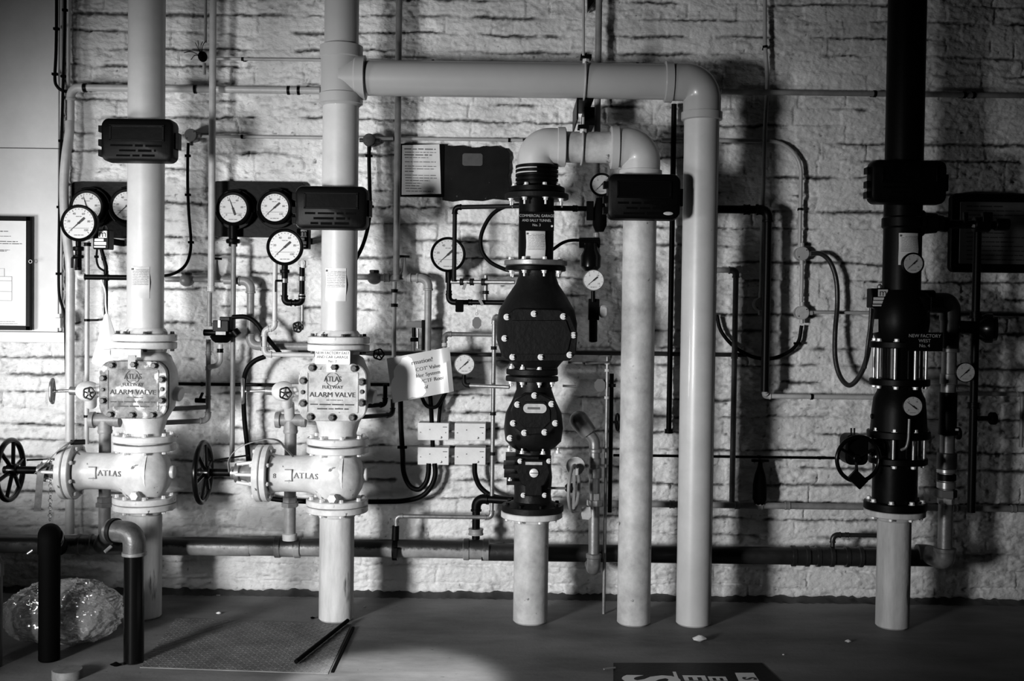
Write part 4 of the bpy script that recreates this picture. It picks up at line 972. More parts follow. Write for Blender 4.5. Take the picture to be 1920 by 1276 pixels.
gauge(1711, 761, .62, 19, 145, 'small gauge with curved stem on the black barrel-shaped valve', big=False, rimw=.08, dial='dial_dim')
gauge(1810, 698, .42, 18.5, 222, 'small gauge at far right beyond the black column, above the right edge pipes', big=False, rimw=.08, dial='dial_dim')
cable('gauge_pipe', 'thin pale curved tube feeding the gauge on the black barrel-shaped valve', 'pipe', [(1705, 785, .6), (1704, 808, .6), (1703, 824, .6), (1699, 838, .6), (1690, 843, .58)], 2.8, 'dull_steel')
# maker plates: square switch with letter m
def mplate(px0, px1, py0, py1, d, label, ms='white_label', body=True):
    a, b = P(px0, py0, d), P(px1, py1, d); W_, H_ = b.x-a.x, a.z-b.z; cx, cz = (a.x+b.x)/2, (a.z+b.z)/2
    root = T('pressure_switch', label, 'pressure switch', (cx, -d+.03, b.z))
    B(MB().box((cx, -d+.035, cz), (W_, .07, H_)), 'housing', 'black_paint', root)
    if d < .4: B(MB().box((cx, -(d-.06)/2, cz), (.02, d-.06, .03)), 'wall_bracket', 'black_matt', root)
    B(MB().lathe((cx+W_*.08, -d+.035, a.z), (0, 0, 1), [(0, .012), (.012, .012), (.022, .004)], 16), 'knob', 'dull_steel', root)
    f = MB(); f.box((cx+W_*.12, -d-.001, cz+H_*.26), (W_*.52, .002, H_*.36), bev=0); 
    f.box((cx-W_*.1, -d-.001, cz-H_*.03), (W_*.56, .002, H_*.13), bev=0); f.box((cx-W_*.03, -d-.001, cz-H_*.21), (W_*.74, .002, H_*.15), bev=0); f.box((cx-W_*.06, -d-.001, cz-H_*.38), (W_*.72, .002, H_*.08), bev=0)
    fp = B(f, 'face_labels', ms, root, smooth=False)
    B(MB().text('m', (cx+W_*.12, -d-.0028, cz+H_*.275), H_*.52, sx=1.0), 'letter', 'ink', fp, smooth=False)
mplate(174, 204, 430, 467, .3, 'small dark pressure switch with white m label under the far left gauges')
mplate(556, 578, 428, 466, .22, 'small dark pressure switch with white m label half hidden behind the second switch box')
mplate(1634, 1668, 540, 577, .5, 'dark pressure switch with white m label left of the far right column', 'dial_dim')
# ================================================================== CONDUITS AND PIPES ON THE WALL
run('conduit_pipe', 'pale pipe along the wall near the top left that elbows down beside the white boarding', 'pipe', [(600, 170, .07), (133, 164, .07), (131, 232, .07)], 6.5, 'pipe_light', bend=16, clips=((160, 168), (366, 166), (541, 168), (560, 168)), em='pipe_light')
cable('conduit_pipe', 'pale bent pipe running down beside the white boarding behind the front gauge', 'pipe', [(131, 228, .07), (130, 250, .08), (124, 290, .1), (120, 340, .1), (121, 400, .1), (126, 450, .1), (131, 490, .1), (132, 520, .09), (131.5, 620, .08), (131, 740, .08), (131, 830, .08), (131, 1000, .07)], 8.3, 'pipe_light')
run('conduit_pipe', 'pale pipe on the wall at upper right, passing behind the black riser', 'pipe', [(1352, 172, .06), (1960, 183, .06)], 5, 'pipe_mid', clips=((1640, 177), (1808, 180), (1825, 180)))
run('conduit_pipe', 'thin pale conduit high on the wall, half hidden above the overhead pipe', 'pipe', [(405, 110, .04), (1260, 116, .04)], 2.8, 'conduit', clips=((455, 111), (812, 113), (1195, 115)))
run('conduit_pipe', 'thin conduit crossing the wall at left below the upper pipe, ending in round boxes', 'pipe', [(362, 255, .04), (690, 258, .04)], 3, 'conduit', clips=((454, 256),))
run('conduit_pipe', 'thin conduit above the white typed notice running towards the gooseneck', 'pipe', [(700, 259, .04), (980, 261, .04)], 3, 'conduit', clips=((740, 259), (955, 261)))
run('conduit_pipe', 'thin conduit at right that curves down from behind the drop pipe to a round box', 'pipe', [(1240, 262, .04), (1503, 268, .04), (1503, 463, .04)], 3.6, 'conduit', bend=60, elbow=False, clips=((1503, 392),))
run('conduit_pipe', 'short conduit between the two round boxes right of the black elbow pipe', 'pipe', [(1504, 486, .04), (1504, 573, .04)], 3.6, 'conduit', joints=((1504, 553),), jr=1.3)
run('conduit_pipe', 'thin vertical conduit from the top to the round box behind the black pipe', 'pipe', [(1434, -60, .05), (1434.5, 84, .05), (1439, 150, .05), (1434, 250, .05), (1430, 400, .05), (1427, 558, .05)], 3.8, 'conduit', elbow=False, bend=120, dosnap=False, clips=((1434, 88),), joints=((1428, 548),))
run('conduit_pipe', 'pale vertical pipe left of centre, running from the top past the twin gauge board', 'pipe', [(400, -60, .16), (394, 545, .16)], 6.3, 'pipe_light', joints=((394, 541),), jr=1.25)
run('conduit_pipe', 'thin dark-grey lower run of the pale pipe left of twin gauge board', 'pipe', [(393, 548, .16), (391, 610, .16)], 4.6, 'pipe_mid', joints=((391, 608),))
run('conduit_pipe', 'slim conduit stub at top left with a hook bracket, beside the long pale pipe', 'pipe', [(386, -60, .06), (384, 80, .06)], 2.8, 'conduit', joints=((384, 43),))
run('conduit_pipe', 'pale vertical pipe left of the white typed notice', 'pipe', [(749, -60, .14), (741, 520, .14)], 6, 'pipe_mid', joints=((740, 526),), jr=1.2)
run('conduit_pipe', 'slim pale lower run with black union above the tilted information sheet', 'pipe', [(740, 528, .14), (739, 745, .14)], 4, 'pipe_light', joints=((740, 572), (740, 545)), jm='black_paint', jr=1.7)
run('conduit_pipe', 'dim vertical pipe behind the hanger rod and gooseneck', 'pipe', [(1124, -60, .1), (1120, 470, .1)], 6.2, 'pipe_mid', joints=((1121, 320),), jr=1.15)
run('conduit_pipe', 'black vertical pipe in shadow between the two drop pipes', 'pipe', [(1264, 195, .05), (1260, 812, .05)], 5, 'cable_black', joints=((1260, 808),), jr=1.6)
run('conduit_pipe', 'thin grey vertical pipe falling from the left gauge of the black board', 'pipe', [(438, 458, .14), (443, 866, .14)], 4.7, 'pipe_mid')
run('conduit_pipe', 'thin pale vertical pipe below the far left front gauge', 'pipe', [(164, 452, .14), (164, 832, .14)], 4.3, 'pipe_light', clips=((164, 600), (164, 780)), joints=((164, 458),), jm='black_paint', jr=1.6)
run('conduit_pipe', 'thin white pipe stepping down and right to the white valve name sign', 'pipe', [(516, 490, .22), (516, 615, .22), (496, 617, .22), (494, 664, .22), (590, 668, .22)], 4.6, 'pipe_light', bend=9, em='pipe_light')
run('conduit_pipe', 'grey pipe with elbow from the wall valve down behind the hose, left of second riser', 'pipe', [(420, 526, .1), (470, 528, .1), (470, 648, .1), (600, 654, .1)], 6.8, 'pipe_mid', bend=15, joints=((500, 651),))
run('conduit_pipe', 'grey pipe with elbow right of second riser, falling behind the tilted sheet', 'pipe', [(690, 520, .1), (803, 524, .1), (805, 664, .1)], 6.8, 'pipe_mid', bend=15, joints=((765, 522), (725, 521)))
run('conduit_pipe', 'dark pipe crossing the wall behind second riser and information sheet', 'pipe', [(560, 660, .03), (940, 662, .03)], 4, 'low_pipe_dark')
run('conduit_pipe', 'dark pipe crossing the wall behind the two tall drop pipes', 'pipe', [(1070, 661, .03), (1400, 664, .03)], 4, 'low_pipe_dark')
run('conduit_pipe', 'thin black pipe crossing the wall left of the second column at cover height', 'pipe', [(240, 718, .04), (560, 721, .04)], 3.2, 'black_paint', clips=((379, 719),), elbow=False)
run('conduit_pipe', 'thin black pipe crossing the wall right of the second column at cover height', 'pipe', [(660, 720, .04), (730, 721, .04)], 3.2, 'black_paint')
run('conduit_pipe', 'thin pale conduit at right leaving the lower round box towards the far right column', 'pipe', [(1512, 585, .04), (1645, 587, .04)], 3, 'conduit')
run('conduit_pipe', 'dim thin conduit at the right edge below the framed sign', 'pipe', [(1770, 588, .04), (1960, 592, .04)], 3.4, 'low_pipe_dark')
run('conduit_pipe', 'black pipe elbowing down left of the round boxes, its top joined to the drop pipe', 'pipe', [(1338, 392, .16), (1440, 394, .16), (1436, 734, .16)], 7.6, 'black_paint', bend=14, joints=((1400, 393), (1425, 394)), jr=1.3)
run('conduit_pipe', 'white elbow with grey pipe running right from the foot of the black pipe', 'pipe', [(1436, 728, .15), (1434, 742, .1), (1650, 743, .1)], 4.6, 'pipe_light', bend=6, clips=((1527, 742),), em='pipe_light')
run('conduit_pipe', 'dim grey pipe at the right edge at mid height, turning down', 'pipe', [(1770, 737, .05), (1917, 740, .05), (1915, 838, .05)], 3.8, 'pipe_mid', bend=6)
run('conduit_pipe', 'grey vertical pipe with union right of the drop pipes, ending in the lower wall pipe', 'pipe', [(1340, 506, .07), (1380, 508, .07), (1379, 950, .07)], 5.2, 'pipe_mid', bend=8, joints=((1380, 668),))
run('conduit_pipe', 'black cable-thin pipe crossing the wall right of the drop pipes, low down', 'pipe', [(1150, 853, .03), (1620, 856, .03)], 2.4, 'black_matt', clips=((1424, 854), (1537, 855)), elbow=False)
run('wall_pipe', 'pale pipe along the lower right wall with tee and fittings', 'pipe', [(1100, 943, .09), (1960, 957, .09)], 6, 'pipe_mid', joints=((1382, 948), (1425, 948), (1476, 950), (1260, 945), (1790, 955), (1900, 956)))
run('low_header_pipe', 'long fat header pipe near the floor with fittings running behind all columns', 'pipe', [(-40, 1018, .2), (470, 1024, .2)], 17.5, 'header_paint', joints=((160, 1020),), jr=1.15)
run('low_header_pipe', 'fat silvery header pipe near the floor behind the second riser stub', 'pipe', [(468, 1024, .2), (905, 1032, .2)], 17, 'header_paint', joints=((540, 1025), (893, 1031)), jr=1.2, jl=50)
run('low_header_pipe', 'fat dark header pipe near the floor running right behind the drop pipes', 'pipe', [(903, 1034, .2), (1752, 1047, .2)], 16.5, 'low_pipe_dark', joints=((1500, 1043), (1546, 1044), (1600, 1045)), jr=1.2, jl=34)
# low right: small black branch
run('branch_pipe', 'small dark elbowed branch pipe above the header, left of the far right stub', 'pipe', [(1561, 1026, .2), (1560, 1002, .2), (1646, 999, .2)], 4.2, 'low_pipe_dark', bend=10, joints=((1588, 1001),))
# saddle clamp with small bore pipe
root = T('saddle_clamp', 'black saddle clamp on the silvery header pipe between second and central columns', 'clamp', P(741, 1048, .25))
q = P(741, 1030, .2); B(MB().lathe(q-V(.014, 0, 0), (1, 0, 0), [(0, .044), (.002, .052), (.026, .052), (.028, .044)], 28), 'band', 'black_paint', root)
B(MB().cyl(P(741, 1012, .22), P(742, 985, .22), .018, 18), 'neck', 'black_paint', root)
B(MB().box(P(741, 1036, .27), (.02, .02, .05)), 'bolt_lug', 'black_paint', root)
run('small_bore_pipe', 'thin dark tube turning left low on the wall to the black saddle clamp', 'pipe', [(743, 985, .22), (743, 967, .22), (922, 969, .22), (925, 594, .22), (940, 594, .3)], 4, 'dull_steel', bend=8, joints=((924, 775), (924, 850), (924, 652)), jm='dark_grey', jr=1.5)
run('small_bore_pipe', 'dark elbow pipe left of the central flange dropping to the header tee', 'pipe', [(960, 938, .25), (893, 940, .2), (893, 1010, .2)], 7.6, 'black_paint', bend=16, joints=((893, 1000),), jm='pipe_mid', jr=1.9)
run('small_bore_pipe', 'short dark tube with elbow left of the bell-shaped valve, above the sheet', 'pipe', [(925, 627, .2), (834, 629, .2), (833, 655, .22)], 4.2, 'dull_steel', bend=8, joints=((833, 648),), jm='pipe_light')
run('small_bore_pipe', 'thin tube with upper left elbow joining the spool pipe and dropping past the round gauge', 'pipe', [(975, 386, .4), (853, 387, .3), (851, 528, .3)], 4.3, 'dark_grey', bend=8, em='black_paint')
run('small_bore_pipe', 'valve manifold tube below the round gauge left of the bell-shaped valve', 'pipe', [(846, 528, .28), (965, 528, .36)], 4, 'dull_steel', elbow=False, joints=((868, 528), (888, 528), (911, 528)), jr=1.7, jm='dark_grey')
run('small_bore_pipe', 'black lower loop of the manifold below the round gauge', 'pipe', [(842, 520, .26), (843, 566, .26), (963, 568, .34)], 4.6, 'black_paint', bend=10, joints=((885, 561), (843, 548)))
run('small_bore_pipe', 'short vertical link tube between the two manifold tubes', 'pipe', [(911, 516, .3), (911, 562, .3)], 4, 'dull_steel', joints=((911, 530), (911, 548)), jm='dark_grey', jr=1.6)
run('small_bore_pipe', 'short tube from the small elbowed gauge right to the dark flange', 'pipe', [(870, 704, .28), (871, 722, .28), (955, 723, .36)], 3.6, 'dull_steel', bend=8, em='dark_grey')
for px, py, rt in ((871, 536, .35), (902, 566, -.5)):
    B(MB().box(P(px, py, .33), (.014, .01, .034), Matrix.Rotation(rt, 3, 'Y')), 'silver_lever', 'steel', label='small silver lever on the %s manifold tube below the round gauge' % ('upper' if py < 550 else 'lower'), cat='lever')
root = T('hanging_tag', 'grey octagonal tag hanging under the manifold left of the bell-shaped valve', 'tag', P(894, 617, .3))
a = P(894, 605, .3); B(MB().plate([(a.x+.022*math.cos(t)*1.05, a.z+.03*math.sin(t)) for t in [PI/8+PI/4*k for k in range(8)]], -.3, .002, .0005), 'plate', 'tag_grey', root)
B(MB().torus(P(894, 588, .3), FR, .006, .001, 14, 6), 'ring', 'steel', root)
B(MB().cyl(P(893, 570, .3), P(894, 585, .3), .0012, 6), 'wire', 'steel', root)
a, b = P(854, 562, .34), P(869, 585, .34); B(MB().plate(rrect((a.x+b.x)/2, (a.z+b.z)/2, b.x-a.x, a.z-b.z, .006), -.34, .012), 'hanging_tag', 'black_matt', label='black square tag under the elbow of the lower manifold tube', cat='tag')
# round junction boxes
def jbox(px, py, d, r, label, m='conduit', outs=((0, 1),), lidm=None):
    c = P(px, py, d); R = r*s(d); root = T('junction_box', label, 'junction box', c+V(0, 0, -R))
    B(MB().lathe(c+V(0, d-.005, 0), FR, [(0, R*.96), (d*.7, R*.96), (d*.75, R)], 32), 'box', m, root)
    B(MB().lathe(c+V(0, .006, 0), FR, [(0, R*.98), (.004, R*1.0), (.008, R*.9)], 32), 'lid', lidm or m, root)
    for sx, sz in ((-.55, -.5), (.55, .5)): B(MB().cyl(c+V(sx*R, 0, sz*R), c+V(sx*R, -.005, sz*R), .0028, 8), 'screw', 'ink', root)
    for dx, dz in outs: B(MB().cyl(c+V(dx*R*.8, .015, dz*R*.8), c+V(dx*R*1.55, .015, dz*R*1.55), R*.32, 16), 'spout', m, root)
jbox(357, 253, .06, 12, 'round dark junction box at the left end of the middle conduit', 'low_pipe', ((1, 0), (0, -1)))
jbox(692, 262, .06, 12, 'round dark junction box right of the second riser', 'low_pipe_dark', ((1, 0), (-1, 0), (0, -1)))
jbox(1427, 570, .06, 13, 'round grey junction box half hidden by the black elbow pipe', 'conduit', ((0, 1), (0, -1)))
jbox(1505, 475, .06, 13, 'round grey junction box at the foot of the curving conduit', 'conduit', ((0, 1), (1, 0), (0, -1)))
jbox(1505, 586, .06, 13, 'round chipped junction box above the hanging black cable loop', 'conduit', ((0, 1), (1, 0), (0, -1)), 'tag_light')
# spidery bracket
root = T('cable_bracket', 'black round bracket with splayed wire ends at upper left', 'bracket', P(378, 118, .08))
B(MB().ell(P(380, 106, .08), (.022, .035, .026)), 'knob', 'black_matt', root)
for i, (x, y) in enumerate(((345, 99), (366, 80), (371, 76), (380, 78), (358, 112), (387, 76))):
    a = P(378, 106, .08); b = P(x, y, .1); mdl = (a+b)/2+V(0, -.02, .01); B(MB().tube(catmull([a, mdl, b], 5), .0018, 6), 'wire', 'cable_black', root)
B(MB().cyl(P(383, 118, .06), P(383, 140, .06), .009, 12), 'tail', 'tag_light', root)
# ================================================================== CABLES
cable('cable', 'black cable clipped down the white boarding and looping under at top left', 'cable', [(106, -60, .08), (106, 40, .08), (105, 100, .08), (103, 148, .08), (108, 163, .08), (118, 170, .075), (127, 171, .07)], 2.9, clips=((106, 54), (105, 139)))
cable('cable', 'long thin black cable running down the edge of the white boarding', 'cable', [(123, -60, .085), (121, 60, .085), (118, 170, .085), (115, 260, .085), (113, 330, .085), (111, 420, .085), (110, 500, .085), (111, 550, .085), (117, 575, .085), (122, 595, .085), (123, 640, .085), (124, 700, .06)], 2.6, clips=((122, 19), (119, 143), (115, 264), (111, 388), (111, 513)))
run('conduit_strip', 'pale conduit strip at the left corner, left one of two behind the thin cable', 'conduit', [(116, -60, .04), (112, 620, .04)], 2.6, 'panel_white')
run('conduit_strip', 'pale conduit strip at the left corner, right one of two, ending at the pipe elbow', 'conduit', [(129, -60, .04), (128, 160, .04)], 3.4, 'panel_white')
cable('cable', 'black cable hanging from the left round junction box, curving behind the riser', 'cable', [(353, 268, .07), (352, 300, .07), (352, 350, .07), (354, 400, .07), (358, 450, .08), (355, 480, .1), (345, 500, .14), (325, 513, .2), (300, 518, .3)], 2.8, clips=((353, 292), (353, 365), (359, 455)))
cable('cable', 'black cable hanging right of the second riser from its round junction box', 'cable', [(692, 275, .07), (692, 300, .07), (693, 350, .07), (694, 390, .08), (690, 425, .12), (680, 460, .18), (665, 490, .25)], 3.6, clips=((692, 292), (694, 388)))
cable('hose', 'black loop of hose left of the central spool pipe', 'hose', [(975, 384, .3), (945, 388, .3), (920, 405, .3), (903, 438, .3), (903, 468, .3), (918, 490, .3), (945, 504, .3), (965, 508, .3)], 3.8, 'rubber')
cable('hose', 'short black hose arching right from the central spool pipe', 'hose', [(1036, 468, .4), (1055, 455, .4), (1075, 450, .35), (1105, 452, .3)], 3, 'rubber')
cable('cable', 'thick black cable looping from the tilted sheet up to the lower left white box', 'cable', [(751, 745, .1), (752, 800, .1), (755, 850, .1), (757, 885, .1), (768, 910, .1), (785, 917, .1), (798, 905, .1), (803, 888, .1), (804, 868, .1)], 4.8, clips=((754, 838),))
cable('cable', 'thick black cable from the lower left white box sweeping left behind second column', 'cable', [(815, 868, .1), (816, 890, .1), (808, 912, .1), (790, 930, .1), (760, 938, .1), (720, 940, .08), (660, 940, .08), (560, 939, .08), (500, 932, .08), (478, 915, .08), (468, 890, .08)], 4.8, clips=((718, 940),))
cable('cable', 'thick black cable curving right from the lower right white box to the central column', 'cable', [(890, 868, .1), (891, 890, .1), (900, 912, .1), (920, 928, .12), (945, 934, .2), (960, 936, .25)], 4.8)
cable('cable', 'pair-forming black cable dropping behind the upper left white box, nearer the sheet', 'cable', [(806, 735, .1), (808, 760, .1), (810, 800, .08), (812, 850, .06)], 4.2)
cable('cable', 'black cable hooking out below the tilted sheet and down to the white boxes', 'cable', [(788, 738, .1), (800, 760, .12), (818, 762, .12), (830, 745, .1), (836, 735, .1), (826, 760, .07), (822, 800, .06)], 3.6)
cable('cable', 'thin black cable slack between grey vertical pipe and lower round box at right', 'cable', [(1344, 590, .04), (1352, 620, .04), (1375, 648, .04), (1410, 668, .04), (1445, 672, .04), (1478, 660, .04), (1497, 640, .04), (1503, 610, .04)], 3.5, clips=((1499, 646),))
cable('flexible_conduit', 'ribbed grey flexible conduit looping from the upper round box to the far right column', 'conduit', [(1520, 475, .08), (1540, 476, .08), (1557, 492, .08), (1568, 525, .08), (1570, 570, .08), (1566, 620, .1), (1566, 670, .12), (1575, 705, .15), (1592, 722, .2), (1610, 707, .25), (1624, 675, .3), (1632, 630, .35), (1636, 580, .42)], 4.6, 'low_pipe_dark')
root = T('black_hose', 'thick black hose from the small wall device curving down right behind second column', 'hose', P(470, 690, .2))
cable('upper_run', None, None, [(436, 594, .2), (462, 594, .2), (480, 605, .2), (497, 628, .2), (515, 650, .18), (530, 668, .15)], 4.4, 'rubber', root)
cable('lower_run', None, None, [(497, 668, .2), (478, 676, .2), (463, 692, .2), (457, 720, .18), (458, 780, .15), (463, 830, .15), (467, 875, .15)], 4.6, 'rubber', root)
# ================================================================== WALL VALVES AND DEVICES
root = T('solenoid_device', 'small black bolted device with worn pale label on the wall, left of second riser', 'device', P(415, 642, .2))
B(MB().box(P(424, 606, .2), (.05, .06, .065)), 'coil', 'black_paint', root)
B(MB().box(P(416, 611, .22), (.075, .05, .055)), 'body', 'black_paint', root)
B(MB().cyl(P(382, 623, .2), P(444, 624, .2), .016, 18), 'barrel', 'black_paint', root)
B(MB().lathe(P(415, 642, .2), (0, 0, 1), [(0, .03), (.012, .045), (.03, .055), (.036, .04)], 24), 'bowl', 'black_matt', root)
B(MB().box(P(411, 607, .252), (.012, .004, .034)), 'worn_label', 'label_and_glare_white', root)
B(MB().box(P(414, 624, .24), (.048, .006, .018)), 'name_label', 'tag_light', root)
B(MB().cyl(P(438, 619, .2), P(446, 629, .2), .022, 14), 'end_cap', 'black_paint', root)
run('trim_pipe', 'grey trim pipe dropping from the small black device to the far left column', 'pipe', [(391, 636, .16), (389, 788, .16), (300, 790, .3)], 4.6, 'pipe_mid', bend=11, joints=((390, 662), (389, 690), (389, 745)))
run('trim_pipe', 'white curved trim pipe below the black device joining the grey trim pipe', 'pipe', [(413, 645, .18), (412, 684, .18), (391, 688, .17)], 4.8, 'pipe_light', bend=14, joints=((413, 657),), jm='black_paint', elbow=False)
run('trim_pipe', 'upper dark trim pipe right of the far left alarm valve', 'pipe', [(300, 767, .35), (385, 763, .18)], 4.5, 'low_pipe', elbow=False, dosnap=False)
root = T('small_valve', 'tiny black tap with lever on the grey trim pipe right of far left valve', 'tap', P(376, 757, .22))
B(MB().cyl(P(366, 750, .22), P(386, 751, .22), .012), 'body', 'black_paint', root)
B(MB().box(P(377, 743, .23), (.01, .02, .04), Matrix.Rotation(.4, 3, 'Y')), 'lever', 'black_paint', root)
run('trim_pipe', 'upper dark trim pipe right of the second alarm valve', 'pipe', [(672, 762, .35), (722, 760, .2), (724, 720, .2)], 4.2, 'black_paint', bend=8)
run('trim_pipe', 'lower dark trim pipe elbow right of the second alarm valve, under the sheet', 'pipe', [(664, 782, .35), (736, 783, .2), (738, 748, .2)], 4.2, 'low_pipe_dark', bend=9)
root = T('small_valve', 'little wheel valve right of the white name sign, on a tapered stem', 'tap', P(700, 672, .3))
wheel(root, P(710, 664, .32), FR, .024, .004, 'dark_grey', 5, .007, wav=.08)
B(MB().lathe(P(700, 664, .32), (-1, 0, 0), [(0, .01), (.05, .003)], 14), 'stem', 'pipe_light', root)
# wall tap valves with T handle
def wall_tap(px, py, d, label, teeh=True, bulb=True, wide=70):
    root = T('wall_valve', label, 'valve', P(px, py+15, d)); k = s(d)
    B(MB().cyl(P(px-wide/2, py, d), P(px+wide/2, py+1, d), 5.4*k), 'pipe', 'pipe_mid', root)
    if bulb:
        B(MB().ell(P(px-20, py+2, d), (.036, .033, .032)), 'bulb', 'pipe_mid', root)
        B(MB().hexn(P(px-20, py-8, d), (0, 0, 1), .026, .014), 'cap', 'low_pipe_dark', root)
    B(MB().lathe(P(px+36, py+2, d), (0, 0, 1), [(0, .024), (.02, .024), (.035, .014), (.05, .012), (.085, .007), (.10, .007)], 20), 'stem', 'pipe_mid', root)
    if teeh: B(MB().cyl(P(px+24, py-39, d), P(px+46, py-38, d), .006, 10), 'tee_handle', 'black_paint', root)
wall_tap(370, 523, .1, 'small round-bodied wall valve with T handle between far left riser and grey pipe', wide=120)
wall_tap(722, 519, .1, 'small wall valve with T handle beside the pale vertical pipe, right of second riser', bulb=True, wide=110)
root = T('small_tap', 'small dark drain tap with T handle by the drop pipe right of central column', 'tap', P(1425, 950, .1))
B(MB().lathe(P(1424, 946, .1), (0, 0, 1), [(0, .02), (.01, .026), (.03, .034), (.10, .034), (.15, .026), (.19, .013), (.215, .01)], 24), 'body', 'black_matt', root)
B(MB().box(P(1425, 863, .1), (.085, .02, .012)), 'tee_handle', 'black_paint', root)
B(MB().hexn(P(1424, 946, .1), (0, 0, 1), .024, .016), 'union_nut', 'tag_light', root)
# trim valve sets at each alarm valve: bulb body, side wheel, small front wheel, cross tee, drain
def trim_set(bx, wx_, fx, dpx, label1, label2, py=735):
    d = .42; root = T('angle_trim_valve', label1, 'valve', P(bx, py+16, d))
    B(MB().ell(P(bx+2, py-2, d), (.058, .048, .047)), 'body', 'valve_paint', root)
    B(MB().cyl(P(bx-32, py-3, d), P(bx-14, py-2, d), .020), 'gland', 'dull_steel', root)
    B(MB().cyl(P(wx_+4, py-2, d), P(bx-28, py-3, d), .007, 12), 'spindle', 'steel', root)
    wheel(root, P(wx_, py-2, d), (1, .25, 0), .052, .0085, 'dull_steel', 5, .012, wav=.07)
    wheel(root, P(fx, py+2, d+.08), FR, .026, .0042, 'black_gloss', 5, .008, wav=.07, name='front_wheel')
    B(MB().cyl(P(fx, py+2, d+.08), P(fx, py+2, d), .006, 10), 'front_spindle', 'black_paint', root)
    B(MB().cyl(P(bx+8, py+5, d), P(bx+8, py+24, d-.06), .026), 'outlet', 'valve_paint', root)
    B(MB().cyl(P(bx+10, py-4, d), P(bx+45, py-4, d-.01), .03), 'inlet', 'valve_paint', root)
    d2 = .26; root = T('drain_pipe', label2, 'pipe', P(dpx, 1005, d2)); r = .0285
    c = P(dpx, 787, d2)
    B(MB().cyl(P(dpx, 806, d2), V(c.x, -d2, P(dpx, 1004, d2).z), r, 28), 'pipe', 'pipe_mid', root)
    B(MB().lathe(c-V(.072, 0, 0), (1, 0, 0), [(0, .03), (0, .038), (.022, .040), (.024, .03), (.12, .03), (.122, .034), (.145, .034), (.146, .02)], 28), 'cross_tee', 'pipe_mid', root)
    B(MB().lathe(V(c.x, c.y, P(dpx, 812, d2).z), (0, 0, 1), [(0, .033), (.012, .036), (.02, .033), (.06, .032)], 28), 'tee_outlet', 'pipe_mid', root)
    B(MB().lathe(V(c.x, c.y, P(dpx, 950, d2).z), (0, 0, 1), [(0, .034), (.002, .042), (.022, .042), (.024, .035), (.05, .035), (.052, .03)], 6), 'union', 'dull_steel', root)
    B(MB().lathe(V(c.x, c.y, P(dpx, 1012, d2).z), (0, 0, 1), [(0, .034), (.03, .036), (.034, .030)], 28), 'socket', 'pipe_light', root)
trim_set(163, 98, 167, 197, 'bulbous trim valve with scalloped wheel left of the dark mottled cover', 'drain pipe with cross tee behind the far left stop valve')
trim_set(530, 455, 535, 545, 'bulbous trim valve with scalloped wheel left of the white bolted cover', 'drain pipe with cross tee behind the second stop valve')
B(MB().cyl(P(542, 755, .3), P(543, 785, .27), .025), 'drain_stub', 'pipe_light', label='short pale pipe between second trim valve and its cross tee', cat='pipe')
# pipe run below the front gauge, far left
run('gauge_pipe', 'dark elbowed tube under the far left front gauge leading behind the riser', 'pipe', [(147, 505, .36), (148, 519, .36), (245, 520, .36)], 5, 'black_paint', bend=7, em='tag_light', joints=((147, 500), (200, 520)), jm='black_paint')
run('gauge_pipe', 'dark tube dropping from the far left pressure switch', 'pipe', [(190, 467, .3), (199, 500, .3), (200, 590, .3)], 3.6, 'black_paint', joints=((195, 484), (199, 510)), elbow=False, bend=10)
cable('switch_cable', 'thin black wire arcing from the far left pressure switch', 'cable', [(182, 467, .3), (181, 485, .3), (185, 500, .3), (196, 508, .3)], 2, clips=((181, 481),))
root = T('lever_valve', 'small black lever hanging by the far left front gauge stem', 'lever', P(135, 503, .4))
B(MB().box(P(135, 493, .40), (.008, .012, .045)), 'lever', 'black_paint', root); B(MB().cyl(P(135, 483, .40), P(147, 483, .355), .005), 'arm', 'black_paint', root)
root = T('lever_valve', 'small black lever hanging by the stem of gauge below twin gauge board', 'lever', P(518, 548, .4))
B(MB().box(P(517, 537, .40), (.008, .012, .05)), 'lever', 'black_paint', root); B(MB().cyl(P(517, 526, .40), P(534, 526, .355), .005), 'arm', 'black_paint', root)
run('gauge_pipe', 'black U-shaped tube under the gauge left of second riser', 'pipe', [(534, 520, .36), (535, 567, .36), (566, 568, .36), (566, 500, .36)], 5, 'black_paint', bend=8, joints=((534, 526), (566, 522), (566, 555)), jm='dull_steel')
run('gauge_pipe', 'thin tube from the U-shaped tube down to a black star wheel', 'pipe', [(567, 572, .36), (567, 618, .36)], 2.8, 'dull_steel')
root = T('small_valve', 'black star wheel with round holes left of the second riser flange', 'tap', P(560, 622, .4))
wheel(root, P(558, 613, .40), FR, .022, .0045, 'black_gloss', 6, .007, wav=.05); B(MB().cyl(P(558, 613, .40), P(567.5, 614, .358), .007), 'stem', 'black_paint', root)
B(MB().cyl(P(568, 488, .36), P(568, 502, .36), .014).torus(P(565, 493, .37), FR, .016, .003, 20, 6), 'ringed_fitting', 'tag_light', label='pale ringed cap fitting on top of the U-shaped tube', cat='pipe fitting')
